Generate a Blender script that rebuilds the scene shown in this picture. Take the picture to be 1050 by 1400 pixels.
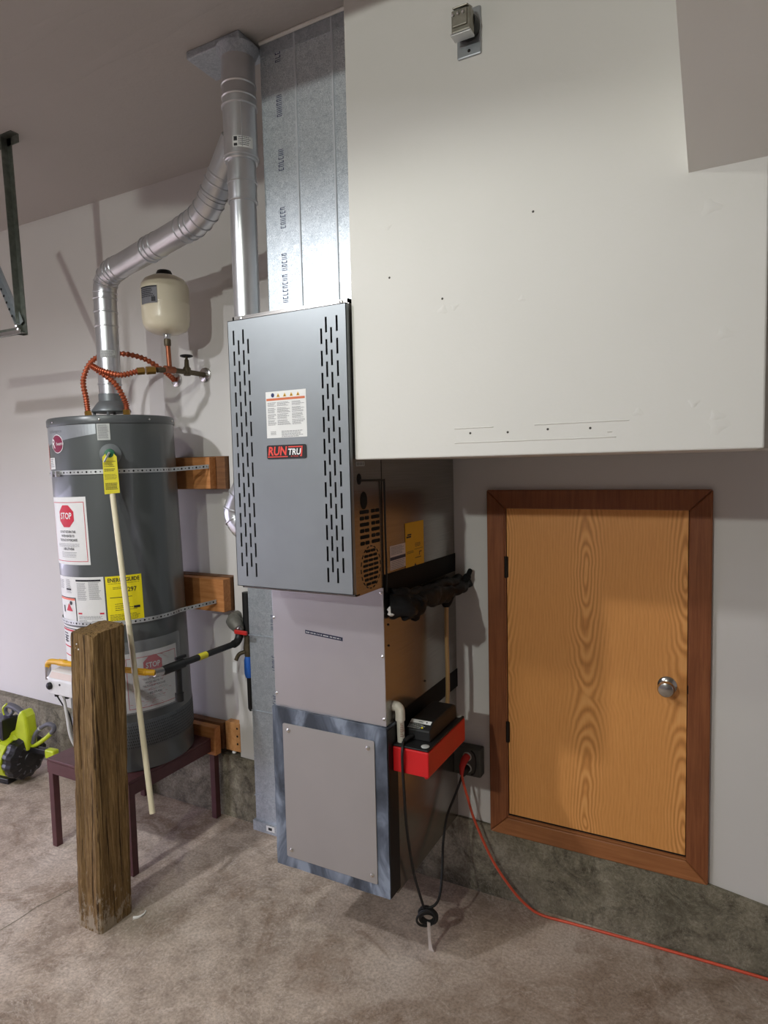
import bpy, bmesh, math, random
from mathutils import Vector, Matrix
random.seed(7)
for o in list(bpy.data.objects): bpy.data.objects.remove(o)
scene = bpy.context.scene
COL = scene.collection
PI = math.pi
R = math.radians

# ------------------------------------------------------------------ camera
CAM_Z = 1.773
yaw, pit, rol = R(28.178), R(4.105), R(-1.327)
fw = Vector((-math.sin(yaw)*math.cos(pit), math.cos(yaw)*math.cos(pit), -math.sin(pit)))
r0 = Vector((math.cos(yaw), math.sin(yaw), 0)); u0 = r0.cross(fw)
rt = math.cos(rol)*r0 + math.sin(rol)*u0; up = -math.sin(rol)*r0 + math.cos(rol)*u0
cam = bpy.data.cameras.new('camera'); camo = bpy.data.objects.new('camera', cam); COL.objects.link(camo)
camo.matrix_world = Matrix(((rt.x, up.x, -fw.x, 0), (rt.y, up.y, -fw.y, 0), (rt.z, up.z, -fw.z, CAM_Z), (0, 0, 0, 1)))
cam.sensor_fit = 'HORIZONTAL'; cam.sensor_width = 36; cam.lens = 36*890/1050; cam.clip_start = .02
scene.camera = camo

# ------------------------------------------------------------------ world, lamps, exposure
w = bpy.data.worlds.new('world'); scene.world = w; w.use_nodes = True
w.node_tree.nodes['Background'].inputs[0].default_value = (.78, .755, 1, 1)
w.node_tree.nodes['Background'].inputs[1].default_value = 7.2
scene.view_settings.view_transform = 'Standard'; scene.view_settings.look = 'None'
scene.view_settings.gamma = 1; scene.view_settings.use_curve_mapping = False
scene.view_settings.exposure = 0.0

def lamp(name, loc, target, power, size, color):
    l = bpy.data.lights.new(name, 'AREA'); l.energy = power; l.size = size; l.color = color; l.shape = 'DISK'
    o = bpy.data.objects.new(name, l); COL.objects.link(o); o.location = loc
    o.rotation_euler = (Vector(target)-Vector(loc)).to_track_quat('-Z', 'Y').to_euler()
    return o
lamp('ceiling_lamp_near', (-1.40, .40, 3.15), (-1.2, 1.4, .2), 10, .13, (.97, 1, .9))
lamp('hanging_lamp_rear', (-1.20, -2.10, 2.88), (-1.2, 2.2, 1.2), 42, .09, (.96, 1, .94))
lamp('ceiling_lamp_left', (-2.45, -.30, 3.15), (-2.6, 2.2, .7), 38, .14, (.95, .96, 1))

# ------------------------------------------------------------------ materials
def lin(c):
    f = lambda v: v/12.92 if v <= .04045 else ((v+.055)/1.055)**2.4
    return tuple(f(x/255) for x in c)+(1,)
M = {}
class NT:
    def __init__(s, name):
        s.m = bpy.data.materials.new(name); s.m.use_nodes = True; s.t = s.m.node_tree
        s.b = s.t.nodes['Principled BSDF']
    def n(s, typ, **kw):
        nd = s.t.nodes.new(typ)
        for k, v in kw.items():
            if k.startswith('i_'):
                key = k[2:]; key = int(key) if key.isdigit() else key.replace('_', ' ')
                nd.inputs[key].default_value = v
            else: setattr(nd, k, v)
        return nd
    def l(s, a, ao, b, bi): s.t.links.new(a.outputs[ao], b.inputs[bi])
    def coord(s, scale=(1, 1, 1), loc=(0, 0, 0)):
        c = s.n('ShaderNodeTexCoord'); m = s.n('ShaderNodeMapping'); s.l(c, 'Object', m, 'Vector')
        m.inputs['Scale'].default_value = scale; m.inputs['Location'].default_value = loc
        return m
    def noise(s, vec, scale, detail=4, rough=.55, dist=0):
        nd = s.n('ShaderNodeTexNoise', i_Scale=scale, i_Detail=detail, i_Roughness=rough, i_Distortion=dist)
        s.l(vec, 0, nd, 'Vector'); return nd
    def ramp(s, src, out, stops):
        r = s.n('ShaderNodeValToRGB'); e = r.color_ramp.elements
        while len(e) < len(stops): e.new(.5)
        for i, (p, c) in enumerate(stops): e[i].position = p; e[i].color = c if len(c) == 4 else c+(1,)
        s.l(src, out, r, 'Fac'); return r
    def mix(s, fac, a, b, blend='MIX'):
        m = s.n('ShaderNodeMix', data_type='RGBA', blend_type=blend)
        for key, v in (('Factor', fac), ('A', a), ('B', b)):
            idx = {'Factor': 0, 'A': 6, 'B': 7}[key]
            if isinstance(v, tuple) and len(v) == 2: s.t.links.new(v[0].outputs[v[1]], m.inputs[idx])
            else: m.inputs[idx].default_value = v
        return m
    def bump(s, src, out, strength, dist=.01):
        b = s.n('ShaderNodeBump', i_Strength=strength, i_Distance=dist); s.l(src, out, b, 'Height')
        s.l(b, 'Normal', s.b, 'Normal'); return b
    def color(s, c): s.b.inputs['Base Color'].default_value = c
    def set(s, rough=.5, metal=0, spec=None):
        s.b.inputs['Roughness'].default_value = rough; s.b.inputs['Metallic'].default_value = metal
        if spec is not None: s.b.inputs['Specular IOR Level'].default_value = spec
def plain(name, rgb, rough=.5, metal=0, var=.06, scale=30, bump=0, coat=0, spec=None):
    t = NT(name); t.set(rough, metal, spec); c = lin(rgb); v = t.coord()
    nz = t.noise(v, scale, 3)
    a = tuple(x*(1-var) for x in c[:3])+(1,); b = tuple(min(1, x*(1+var)) for x in c[:3])+(1,)
    r = t.ramp(nz, 'Fac', [(.3, a), (.7, b)]); t.l(r, 'Color', t.b, 'Base Color')
    if bump: t.bump(nz, 'Fac', bump, .004)
    if coat: t.b.inputs['Coat Weight'].default_value = coat
    M[name] = t.m; return t.m
# painted drywall
def paint(name, rgb, bumpy):
    t = NT(name); t.set(.62, 0, .35); v = t.coord()
    big = t.noise(v, 1.3, 3); fine = t.noise(v, 70, 3); mid = t.noise(v, 9, 4, .6)
    c = lin(rgb)
    r = t.ramp(big, 'Fac', [(.3, tuple(x*.95 for x in c[:3])), (.7, c)]); t.l(r, 'Color', t.b, 'Base Color')
    a = t.n('ShaderNodeMath', operation='MULTIPLY_ADD', i_1=.25); t.l(fine, 'Fac', a, 0); t.l(mid, 'Fac', a, 2)
    t.bump(a, 'Value', bumpy, .008); M[name] = t.m
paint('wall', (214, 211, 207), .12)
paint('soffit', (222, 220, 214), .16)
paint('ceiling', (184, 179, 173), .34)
# concrete floor
def concrete(name, dark, midc, pale, stain, bscale=1.0):
    t = NT(name); t.set(.78, 0, .3); v = t.coord()
    big = t.noise(v, 1.7*bscale, 6, .62, .6); med = t.noise(v, 9*bscale, 8, .68, .3); fine = t.noise(v, 90, 4, .7)
    base = t.ramp(big, 'Fac', [(.32, lin(dark)), (.5, lin(midc)), (.68, lin(pale))])
    md = t.ramp(med, 'Fac', [(.28, (.60, .57, .54)), (.52, (1, .985, .97)), (.72, (1.2, 1.19, 1.18))])
    m1 = t.mix(1.0, (base, 'Color'), (md, 'Color'), 'MULTIPLY')
    v2 = t.coord((1, 1, 1), (3.1, 1.7, .4)); st = t.noise(v2, 2.6*bscale, 7, .7, 1.4)
    sr = t.ramp(st, 'Fac', [(.52, (0, 0, 0)), (.66, (.8, .8, .8))])
    m2 = t.mix((sr, 'Color'), (m1, 2), lin(stain))
    v3 = t.coord((1, 1, 1), (7.3, 2.2, 1.4)); ef = t.noise(v3, 3.4*bscale, 8, .72, 2.2)
    er = t.ramp(ef, 'Fac', [(.485, (0, 0, 0)), (.5, (.34, .34, .34)), (.515, (0, 0, 0))])
    m3 = t.mix((er, 'Color'), (m2, 2), lin(tuple(min(255, x+30) for x in pale)))
    if name == 'floor':
        for (cx_, cy_, rr_, col_, k_) in ((-.10, 2.10, .70, (112, 92, 74), .75), (-1.25, 1.80, .16, (128, 100, 78), .7), (-2.05, 1.75, .22, (110, 104, 84), .5), (-.75, 1.75, .45, (112, 92, 74), .6)):
            g = t.n('ShaderNodeVectorMath', operation='DISTANCE'); g.inputs[1].default_value = (cx_, cy_, 0); t.l(v, 0, g, 0)
            mr = t.n('ShaderNodeMapRange'); t.l(g, 'Value', mr, 'Value'); mr.inputs[1].default_value = rr_; mr.inputs[2].default_value = rr_*.3; mr.inputs[3].default_value = 0; mr.inputs[4].default_value = 1
            mm = t.n('ShaderNodeMath', operation='MULTIPLY'); t.l(mr, 0, mm, 0); rr2 = t.ramp(med, 'Fac', [(.35, (0, 0, 0)), (.62, (k_, k_, k_))]); t.l(rr2, 'Color', mm, 1)
            m3 = t.mix((mm, 0), (m3, 2), lin(col_))
    fr = t.ramp(fine, 'Fac', [(.33, (.70, .69, .68)), (.6, (1.08, 1.08, 1.08))])
    m4 = t.mix(1.0, (m3, 2), (fr, 'Color'), 'MULTIPLY'); t.l(m4, 2, t.b, 'Base Color')
    t.bump(med, 'Fac', .35, .006); M[name] = t.m
concrete('floor', (156, 140, 126), (194, 178, 163), (216, 203, 191), (144, 122, 104))
concrete('curb', (96, 91, 76), (130, 124, 107), (154, 148, 131), (62, 57, 45), 2.2)
# galvanised spangle
def galv(name, lo, hi, rough, scale=55, metal=.85):
    t = NT(name); v = t.coord()
    vo = t.n('ShaderNodeTexVoronoi', i_Scale=scale, i_Randomness=1.0); 
    nz = t.noise(v, scale*.8, 3); mx = t.n('ShaderNodeMix', data_type='RGBA', i_0=.06)
    t.l(v, 0, mx, 6); t.l(nz, 'Color', mx, 7); t.l(mx, 2, vo, 'Vector')
    sep = t.n('ShaderNodeSeparateColor'); t.l(vo, 'Color', sep, 'Color')
    r = t.ramp(sep, 'Red', [(0, lin(lo)), (1, lin(hi))]); t.l(r, 'Color', t.b, 'Base Color')
    rr = t.n('ShaderNodeMapRange'); t.l(sep, 'Green', rr, 'Value'); rr.inputs[3].default_value = rough-.1; rr.inputs[4].default_value = rough+.12
    t.l(rr, 'Result', t.b, 'Roughness'); t.b.inputs['Metallic'].default_value = metal; M[name] = t.m
galv('galv', (166, 177, 186), (240, 246, 250), .45, 200, .62)
galv('galv_dull', (166, 173, 182), (196, 202, 208), .52, 110, .55)
plain('pipe_metal', (206, 207, 210), .3, .82, .06, 9, .02)
plain('steel_front', (146, 151, 154), .42, .55, .05, 6)
plain('steel_coil', (192, 190, 193), .36, .7, .04, 4)
plain('steel_access', (172, 168, 166), .5, .45, .03, 5)
def brushed(name, rgb, rough):
    t = NT(name); t.set(rough, .9); v = t.coord((1, 1.2, 60)); nz = t.noise(v, 4, 4)
    c = lin(rgb); r = t.ramp(nz, 'Fac', [(.3, tuple(x*.8 for x in c[:3])), (.7, c)]); t.l(r, 'Color', t.b, 'Base Color')
    t.bump(nz, 'Fac', .05, .002); M[name] = t.m
brushed('steel_side', (165, 162, 158), .24)
plain('zinc', (205, 205, 205), .3, 1, .05)
plain('seam_bright', (214, 220, 226), .45, .3, .04)
plain('strap', (196, 198, 198), .4, .45, .05)
plain('screw', (215, 215, 212), .25, 1, .02)
plain('black', (20, 20, 21), .55, 0, .2, 20)
plain('void', (6, 6, 7), .9, 0, .1)
plain('tape', (16, 16, 17), .65, 0, .25, 14, .2, 0, .2)
plain('foam', (20, 20, 22), .55, 0, .4, 40, .6, 0, .3)
plain('heater_grey', (88, 92, 92), .3, .15, .05, 3, 0, .25)
plain('heater_top', (88, 91, 92), .34, .15, .05, 3)
plain('hood_grey', (112, 116, 118), .4, .4, .05)
plain('cream', (226, 216, 190), .28, 0, .03, 3, 0, .3)
plain('cpvc', (228, 218, 186), .45, 0, .04, 8)
plain('pvc', (214, 208, 194), .45, 0, .1, 30)
plain('copper_flex', (178, 94, 62), .4, .55, .15, 20)
plain('copper', (152, 92, 66), .42, .7, .2, 25)
plain('brass', (176, 136, 66), .35, .85, .15, 30)
plain('old_brass', (94, 84, 66), .5, .6, .25, 40)
plain('tan_tube', (168, 134, 88), .3, 0, .08, 6)
plain('red', (206, 20, 26), .4, 0, .05, 6)
plain('red_handle', (196, 40, 36), .45, 0, .05)
plain('valve_grey', (116, 114, 106), .55, .4, .15, 40, .2)
plain('black_pipe', (40, 40, 40), .5, .3, .2, 30, .2)
plain('gas_yellow', (226, 172, 36), .42, 0, .05)
plain('tag_yellow', (226, 214, 52), .55, 0, .03)
plain('label_yellow', (240, 222, 20), .5, 0, .02)
plain('label_gold', (226, 172, 20), .5, 0, .02)
plain('paper', (226, 226, 224), .55, 0, .02)
plain('paper_pink', (222, 206, 200), .55, 0, .03)
plain('ink', (34, 34, 38), .6, 0, .1)
plain('ink_grey', (120, 120, 124), .6, 0, .1)
plain('ink_red', (200, 36, 58), .6, 0, .04)
plain('ink_orange', (206, 110, 70), .6, 0, .04)
plain('ink_blue', (34, 44, 96), .6, 0, .1)
plain('ink_white', (240, 240, 240), .6, 0, .01)
plain('navy', (34, 40, 66), .5, 0, .1)
plain('badge_red', (226, 74, 62), .45, 0, .02)
plain('emblem_red', (128, 22, 60), .35, 0, .05)
plain('orange_sticker', (232, 108, 72), .5, 0, .05)
plain('silver_plate', (158, 162, 166), .35, .5, .03)
plain('maroon', (92, 56, 58), .45, .15, .12, 20)
plain('green_knob', (38, 104, 72), .45, 0, .1)
plain('blue', (40, 100, 190), .45, 0, .08)
plain('white_plastic', (224, 224, 224), .4, 0, .03)
plain('cap_grey', (188, 190, 186), .45, 0, .05)
plain('outlet_grey', (82, 84, 80), .5, .2, .1)
plain('plate_steel', (184, 190, 194), .32, .8, .05)
plain('adapter', (146, 142, 130), .38, .5, .15, 60)
plain('orange_cord', (214, 84, 56), .45, 0, .05)
plain('lime', (196, 212, 40), .42, 0, .05)
plain('tool_grey', (96, 96, 104), .5, 0, .08)
plain('tool_black', (26, 26, 30), .42, 0, .1)
plain('battery', (60, 58, 84), .4, 0, .1)
plain('angle_iron', (120, 124, 116), .42, .7, .2, 40)
plain('mesh_screen', (92, 96, 98), .6, .3, .3, 260)
plain('hinge', (40, 34, 30), .5, .6, .2)
plain('nickel', (190, 188, 184), .2, 1, .03)
plain('tie', (206, 196, 188), .6, 0, .05)
def mastic():
    t = NT('mastic'); t.set(.5, 0, .4); v = t.coord((9, 9, 4)); nz = t.noise(v, 1.1, 4, .55, .8); fi = t.noise(t.coord((120, 30, 30)), 1, 3)
    r = t.ramp(nz, 'Fac', [(.36, lin((58, 64, 74))), (.5, lin((92, 100, 114))), (.62, lin((140, 150, 166)))]); t.l(r, 'Color', t.b, 'Base Color'); t.bump(fi, 'Fac', .4, .004); M['mastic'] = t.m
mastic()
plain('caulk', (232, 230, 224), .6, 0, .03)
plain('nail_hole', (70, 66, 60), .8, 0, .2)
def glassy(name, rgb, alpha):
    t = NT(name); t.set(.18, 0); t.color(lin(rgb)); t.b.inputs['Alpha'].default_value = alpha; M[name] = t.m
glassy('plastic_film', (205, 210, 214), .28)
# woods
def oak():
    t = NT('oak'); t.set(.42, 0, .4)
    c = t.n('ShaderNodeTexCoord'); v = t.coord((1, 1, 1))
    wob = t.noise(v, 3.2, 3, .5); sx = t.n('ShaderNodeSeparateXYZ'); t.l(c, 'Object', sx, 0)
    def mth(op, a, b=None, c2=None):
        n = t.n('ShaderNodeMath', operation=op)
        for i, q in enumerate((a, b, c2)):
            if q is None: continue
            if isinstance(q, tuple): t.t.links.new(q[0].outputs[q[1]], n.inputs[i])
            else: n.inputs[i].default_value = q
        return n
    # cathedral figure: nested long ellipses on the veneer's middle flitch, straight grain between
    z = mth('MULTIPLY_ADD', (wob, 'Fac'), .5, (sx, 'Z'))
    zz = mth('MULTIPLY', (mth('PINGPONG', (mth('ADD', (z, 0), .20), 0), .46), 0), 5.5)
    xf = mth('PINGPONG', (mth('MULTIPLY_ADD', (wob, 'Fac'), .05, (mth('ADD', (sx, 'X'), .443), 0)), 0), .1675)
    xx = mth('MULTIPLY', (xf, 0), 34)
    rad = mth('SQRT', (mth('ADD', (mth('POWER', (zz, 0), 2), 0), (mth('POWER', (xx, 0), 2), 0)), 0))
    sn = mth('SINE', (mth('MULTIPLY', (rad, 0), 16.0), 0))
    fade = t.n('ShaderNodeMapRange'); t.l(xf, 0, fade, 'Value'); fade.inputs[1].default_value = .018; fade.inputs[2].default_value = .075
    fade.inputs[3].default_value = .21; fade.inputs[4].default_value = .035
    amp = mth('MULTIPLY_ADD', (sn, 0), (fade, 0), .5)
    pv = t.coord((230, 1, 7)); pores = t.noise(pv, 1.6, 5, .78)
    fac = mth('MULTIPLY_ADD', (pores, 'Fac'), .62, (mth('SUBTRACT', (amp, 0), .30), 0))
    r = t.ramp(fac, 0, [(.18, lin((182, 118, 60))), (.5, lin((222, 154, 86))), (.85, lin((240, 178, 110)))])
    t.l(r, 'Color', t.b, 'Base Color'); t.bump(pores, 'Fac', .05, .002); M['oak'] = t.m
oak()
def wood(name, lo, hi, scale=(60, 60, 3), rough=.55, bump=.15, extra=None):
    t = NT(name); t.set(rough, 0, .35); v = t.coord(scale); nz = t.noise(v, 1.5, 6, .65, .3)
    v2 = t.coord((2, 2, 2)); big = t.noise(v2, 2, 3)
    r = t.ramp(nz, 'Fac', [(.3, lin(lo)), (.7, lin(hi))])
    rb = t.ramp(big, 'Fac', [(.3, (.82, .82, .82)), (.7, (1.08, 1.08, 1.08))])
    m = t.mix(1.0, (r, 'Color'), (rb, 'Color'), 'MULTIPLY'); t.l(m, 2, t.b, 'Base Color')
    t.bump(nz, 'Fac', bump, .006); M[name] = t.m
wood('casing_v', (122, 68, 40), (152, 94, 58), (70, 70, 3), .4, .08)
wood('casing_h', (148, 92, 54), (176, 116, 72), (3, 70, 70), .4, .08)
wood('pine', (176, 112, 62), (204, 142, 88), (4, 40, 40), .6, .1)
wood('pine_end', (186, 128, 74), (212, 158, 104), (30, 30, 30), .65, .1)
wood('pine_dark', (104, 70, 44), (136, 94, 62), (4, 40, 40), .6, .1)
def post_wood():
    t = NT('post'); t.set(.85, 0, .2)
    v = t.coord((150, 150, 5)); fib = t.noise(v, 1.4, 7, .75, .4)
    v2 = t.coord((70, 70, 1.4), (3, 1, 0)); crk = t.noise(v2, 1.3, 4, .55, .2)
    v3 = t.coord((9, 9, 2.6), (5, 2, 1)); big = t.noise(v3, 1, 5, .6)
    r = t.ramp(fib, 'Fac', [(.28, lin((70, 52, 32))), (.5, lin((128, 102, 66))), (.74, lin((172, 146, 106)))])
    rc_ = t.ramp(crk, 'Fac', [(.36, (.25, .22, .2)), (.42, (1, 1, 1))])
    rb = t.ramp(big, 'Fac', [(.3, (.72, .7, .66)), (.7, (1.25, 1.22, 1.15))])
    m = t.mix(1.0, (r, 'Color'), (rc_, 'Color'), 'MULTIPLY'); m = t.mix(1.0, (m, 2), (rb, 'Color'), 'MULTIPLY')
    # pale scuffs of spilt cement near the foot
    sx = t.n('ShaderNodeSeparateXYZ'); c = t.n('ShaderNodeTexCoord'); t.l(c, 'Object', sx, 0)
    mr = t.n('ShaderNodeMapRange'); t.l(sx, 'Z', mr, 'Value'); mr.inputs[1].default_value = .45; mr.inputs[2].default_value = .04; mr.inputs[3].default_value = -.32; mr.inputs[4].default_value = .12
    v4 = t.coord((26, 26, 12)); sc = t.noise(v4, 1.5, 6, .7); ad = t.n('ShaderNodeMath', operation='ADD'); t.l(sc, 'Fac', ad, 0); t.l(mr, 0, ad, 1)
    sr = t.ramp(ad, 0, [(.56, (0, 0, 0)), (.66, (.8, .8, .8))]); m = t.mix((sr, 'Color'), (m, 2), lin((176, 162, 142)))
    t.l(m, 2, t.b, 'Base Color')
    sb = t.n('ShaderNodeMath', operation='MULTIPLY_ADD', i_1=1.0); t.l(rc_, 'Color', sb, 0); t.l(fib, 'Fac', sb, 2); t.bump(sb, 0, .8, .006); M['post'] = t.m
post_wood()

# ------------------------------------------------------------------ mesh helpers
class MB:
    def __init__(s): s.v = []; s.f = []
    def add(s, vs, fs):
        b = len(s.v); s.v += [tuple(v) for v in vs]; s.f += [tuple(i+b for i in f) for f in fs]; return s
    def box(s, x0, x1, y0, y1, z0, z1):
        return s.add([(x0, y0, z0), (x1, y0, z0), (x1, y1, z0), (x0, y1, z0), (x0, y0, z1), (x1, y0, z1), (x1, y1, z1), (x0, y1, z1)],
                     [(0, 3, 2, 1), (4, 5, 6, 7), (0, 1, 5, 4), (1, 2, 6, 5), (2, 3, 7, 6), (3, 0, 4, 7)])
    def obox(s, c, ax, ay, az, hx, hy, hz):
        c = Vector(c); ax = Vector(ax).normalized(); ay = Vector(ay).normalized(); az = Vector(az).normalized(); P = []
        for dz in (-1, 1):
            for dx, dy in ((-1, -1), (1, -1), (1, 1), (-1, 1)): P.append(c+ax*hx*dx+ay*hy*dy+az*hz*dz)
        return s.add(P, [(0, 3, 2, 1), (4, 5, 6, 7), (0, 1, 5, 4), (1, 2, 6, 5), (2, 3, 7, 6), (3, 0, 4, 7)])
    def prism(s, poly, fn, d0, d1):
        n = len(poly); P = [fn(u, v, d0) for u, v in poly]+[fn(u, v, d1) for u, v in poly]
        return s.add(P, [tuple(range(n-1, -1, -1)), tuple(range(n, 2*n))]+[(i, (i+1) % n, n+(i+1) % n, n+i) for i in range(n)])
    def tube(s, path, rad, seg=12, cap=True):
        path = [Vector(p) for p in path]; n = len(path)
        rad = rad if isinstance(rad, (list, tuple)) else [rad]*n
        tang = []
        for i in range(n):
            a = path[max(i-1, 0)]; b = path[min(i+1, n-1)]; d = b-a
            tang.append(d.normalized() if d.length > 1e-9 else Vector((0, 0, 1)))
        ref = Vector((0, 0, 1)) if abs(tang[0].z) < .9 else Vector((1, 0, 0))
        nrm = (ref-tang[0]*ref.dot(tang[0])).normalized(); P = []
        for i in range(n):
            nrm = (nrm-tang[i]*nrm.dot(tang[i])).normalized(); bn = tang[i].cross(nrm)
            for k in range(seg):
                a = 2*PI*k/seg; P.append(path[i]+(nrm*math.cos(a)+bn*math.sin(a))*rad[i])
        F = [(i*seg+k, i*seg+(k+1) % seg, (i+1)*seg+(k+1) % seg, (i+1)*seg+k) for i in range(n-1) for k in range(seg)]
        if cap: F += [tuple(range(seg-1, -1, -1)), tuple((n-1)*seg+k for k in range(seg))]
        return s.add(P, F)
    def lathe(s, base, axis, prof, seg=24):
        axis = Vector(axis).normalized(); base = Vector(base)
        return s.tube_prof(base, axis, prof, seg)
    def tube_prof(s, base, axis, prof, seg):
        ref = Vector((0, 0, 1)) if abs(axis.z) < .9 else Vector((1, 0, 0))
        nx = (ref-axis*ref.dot(axis)).normalized(); ny = axis.cross(nx); P = []
        for r, h in prof:
            for k in range(seg):
                a = 2*PI*k/seg; P.append(base+axis*h+(nx*math.cos(a)+ny*math.sin(a))*max(r, 1e-4))
        n = len(prof)
        F = [(i*seg+k, i*seg+(k+1) % seg, (i+1)*seg+(k+1) % seg, (i+1)*seg+k) for i in range(n-1) for k in range(seg)]
        F += [tuple(range(seg-1, -1, -1)), tuple((n-1)*seg+k for k in range(seg))]
        return s.add(P, F)
OFF = {}
def _link(o): COL.objects.link(o); return o
def thing(name, label, cat, loc=(0, 0, 0), group=None, local=False):
    o = bpy.data.objects.new(name, None); o.empty_display_size = .05; o.location = loc; _link(o)
    o['label'] = label; o['category'] = cat
    if group: o['group'] = group
    OFF[o.name] = Vector((0, 0, 0)) if local else Vector(loc); return o
def mk(name, mb, mat, parent=None, smooth=False, bevel=0, label=None, origin=None):
    off = OFF[parent.name] if parent else (Vector(origin) if origin else Vector((0, 0, 0)))
    me = bpy.data.meshes.new(name); me.from_pydata([tuple(Vector(v)-off) for v in mb.v], [], mb.f)
    me.materials.append(M[mat])
    bm = bmesh.new(); bm.from_mesh(me); bmesh.ops.recalc_face_normals(bm, faces=bm.faces)
    for f in bm.faces: f.smooth = smooth
    if smooth:
        for e in bm.edges:
            if len(e.link_faces) == 2 and e.calc_face_angle(0) > R(42): e.smooth = False
    bm.to_mesh(me); bm.free(); me.update()
    o = bpy.data.objects.new(name, me); _link(o)
    if parent: o.parent = parent; OFF[o.name] = off
    else: o.location = off; OFF[o.name] = off
    if bevel:
        b = o.modifiers.new('bevel', 'BEVEL'); b.width = bevel; b.segments = 2; b.limit_method = 'ANGLE'
    if label: o['label'] = label
    if name in ('fine_print', 'print_bars', 'moulded_text', 'stamped_print', 'printed_code', 'bled_ink', 'label_print'): o['kind'] = 'stuff'
    return o
def single(name, mb, mat, label, cat, origin, group=None, **kw):
    o = mk(name, mb, mat, None, origin=origin, **kw); o['label'] = label; o['category'] = cat
    if group: o['group'] = group
    return o
def struct(name, mb, mat, label=None, **kw):
    o = mk(name, mb, mat, None, **kw); o['kind'] = 'structure'
    if label: o['label'] = label
    return o
_tc = {}
def text_geo(txt, size, xs=1.0, bold=0.0):
    key = (txt, size, xs, bold)
    if key in _tc: return _tc[key]
    cu = bpy.data.curves.new('t', 'FONT'); cu.body = txt; cu.size = size; cu.align_x = 'CENTER'; cu.align_y = 'CENTER'
    cu.resolution_u = 2; cu.offset = bold*size
    ob = bpy.data.objects.new('t', cu); _link(ob); bpy.context.view_layer.update()
    me = bpy.data.meshes.new_from_object(ob.evaluated_get(bpy.context.evaluated_depsgraph_get()))
    g = ([(v.co.x*xs, v.co.y) for v in me.vertices], [tuple(p.vertices) for p in me.polygons])
    bpy.data.objects.remove(ob); bpy.data.curves.remove(cu); bpy.data.meshes.remove(me); _tc[key] = g; return g
def put_text(mb, fn, txt, u, v, size, xs=1.0, bold=0.0, shear=0.0, d=0):
    vs, fs = text_geo(txt, size, xs, bold); return mb.add([fn(u+x+shear*y, v+y, d) for x, y in vs], fs)
def rect(mb, fn, u0, u1, v0, v1, d=0, n=1):
    P = []; F = []
    for i in range(n+1):
        u = u0+(u1-u0)*i/n; P += [fn(u, v0, d), fn(u, v1, d)]
    for i in range(n): F.append((2*i, 2*i+2, 2*i+3, 2*i+1))
    return mb.add(P, F)
def poly(mb, fn, pts, d=0): return mb.add([fn(u, v, d) for u, v in pts], [tuple(range(len(pts)))])
def disc(mb, fn, u, v, ru, rv, d=0, n=16, a0=0): return poly(mb, fn, [(u+ru*math.cos(a0+2*PI*k/n), v+rv*math.sin(a0+2*PI*k/n)) for k in range(n)], d)
def cpoly(mb, fn, pts, d=0, n=14):
    us = [p[0] for p in pts]; u0, u1 = min(us)+1e-6, max(us)-1e-6; P = []; m = len(pts)
    for i in range(n+1):
        u = u0+(u1-u0)*i/n; vs = []
        for k in range(m):
            (a, b), (c, e) = pts[k], pts[(k+1) % m]
            if (a-u)*(c-u) <= 0 and abs(a-c) > 1e-9: vs.append(b+(e-b)*(u-a)/(c-a))
        P += [fn(u, min(vs), d), fn(u, max(vs), d)]
    return mb.add(P, [(2*i, 2*i+2, 2*i+3, 2*i+1) for i in range(n)])
def cdisc(mb, fn, u, v, ru, rv, d=0, n=16, a0=0): return cpoly(mb, fn, [(u+ru*math.cos(a0+2*PI*k/n), v+rv*math.sin(a0+2*PI*k/n)) for k in range(n)], d)
def lines(mb, fn, u0, u1, v1, v0, step, th, d=0, rnd=.25):
    v = v1
    while v > v0:
        e = u1-(u1-u0)*random.random()*rnd
        x = u0
        while x < e:     # words
            wl = random.uniform(.04, .11)*(abs(u1-u0)+.02); x2 = min(x+wl, e); rect(mb, fn, x, x2, v-th, v, d); x = x2+.012*(abs(u1-u0)+.03)
        v -= step
    return mb
planeY = lambda Y0: (lambda u, v, d: (u, Y0-d, v))          # faces the camera side (-Y), u = X, v = Z
planeX = lambda X0: (lambda u, v, d: (X0+d, u, v))          # faces +X, u = Y, v = Z
def arc(c, a, b, r, t0, t1, n): return [Vector(c)+Vector(a)*r*math.cos(t0+(t1-t0)*i/n)+Vector(b)*r*math.sin(t0+(t1-t0)*i/n) for i in range(n+1)]
def spline(pts, n=8):
    pts = [Vector(p) for p in pts]; out = []
    for i in range(len(pts)-1):
        p0 = pts[max(i-1, 0)]; p1 = pts[i]; p2 = pts[i+1]; p3 = pts[min(i+2, len(pts)-1)]
        for k in range(n):
            t = k/n; out.append(.5*((2*p1)+(p2-p0)*t+(2*p0-5*p1+4*p2-p3)*t*t+(3*p1-p0-3*p2+p3)*t**3))
    return out+[pts[-1]]

# ------------------------------------------------------------------ the setting
CEIL = 3.238
fl = struct('floor', MB().box(-6, 3, -4.6, 2.62, -.1, 0), 'floor', 'worn concrete garage floor with stains')
mb = MB(); px = [(-2.50, 1.30), (-2.493, 1.406), (-2.487, 1.48), (-2.492, 1.556), (-2.475, 1.63), (-2.46, 1.71), (-2.47, 1.80)]
for i in range(len(px)-1):
    a, b = Vector(px[i]+(0,)), Vector(px[i+1]+(0,)); wd = .0022
    mb.add([(a.x-wd, a.y, .0008), (a.x+wd, a.y, .0008), (b.x+wd, b.y, .0008), (b.x-wd, b.y, .0008)], [(0, 1, 2, 3)])
mk('crack', mb, 'curb', fl)
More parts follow.
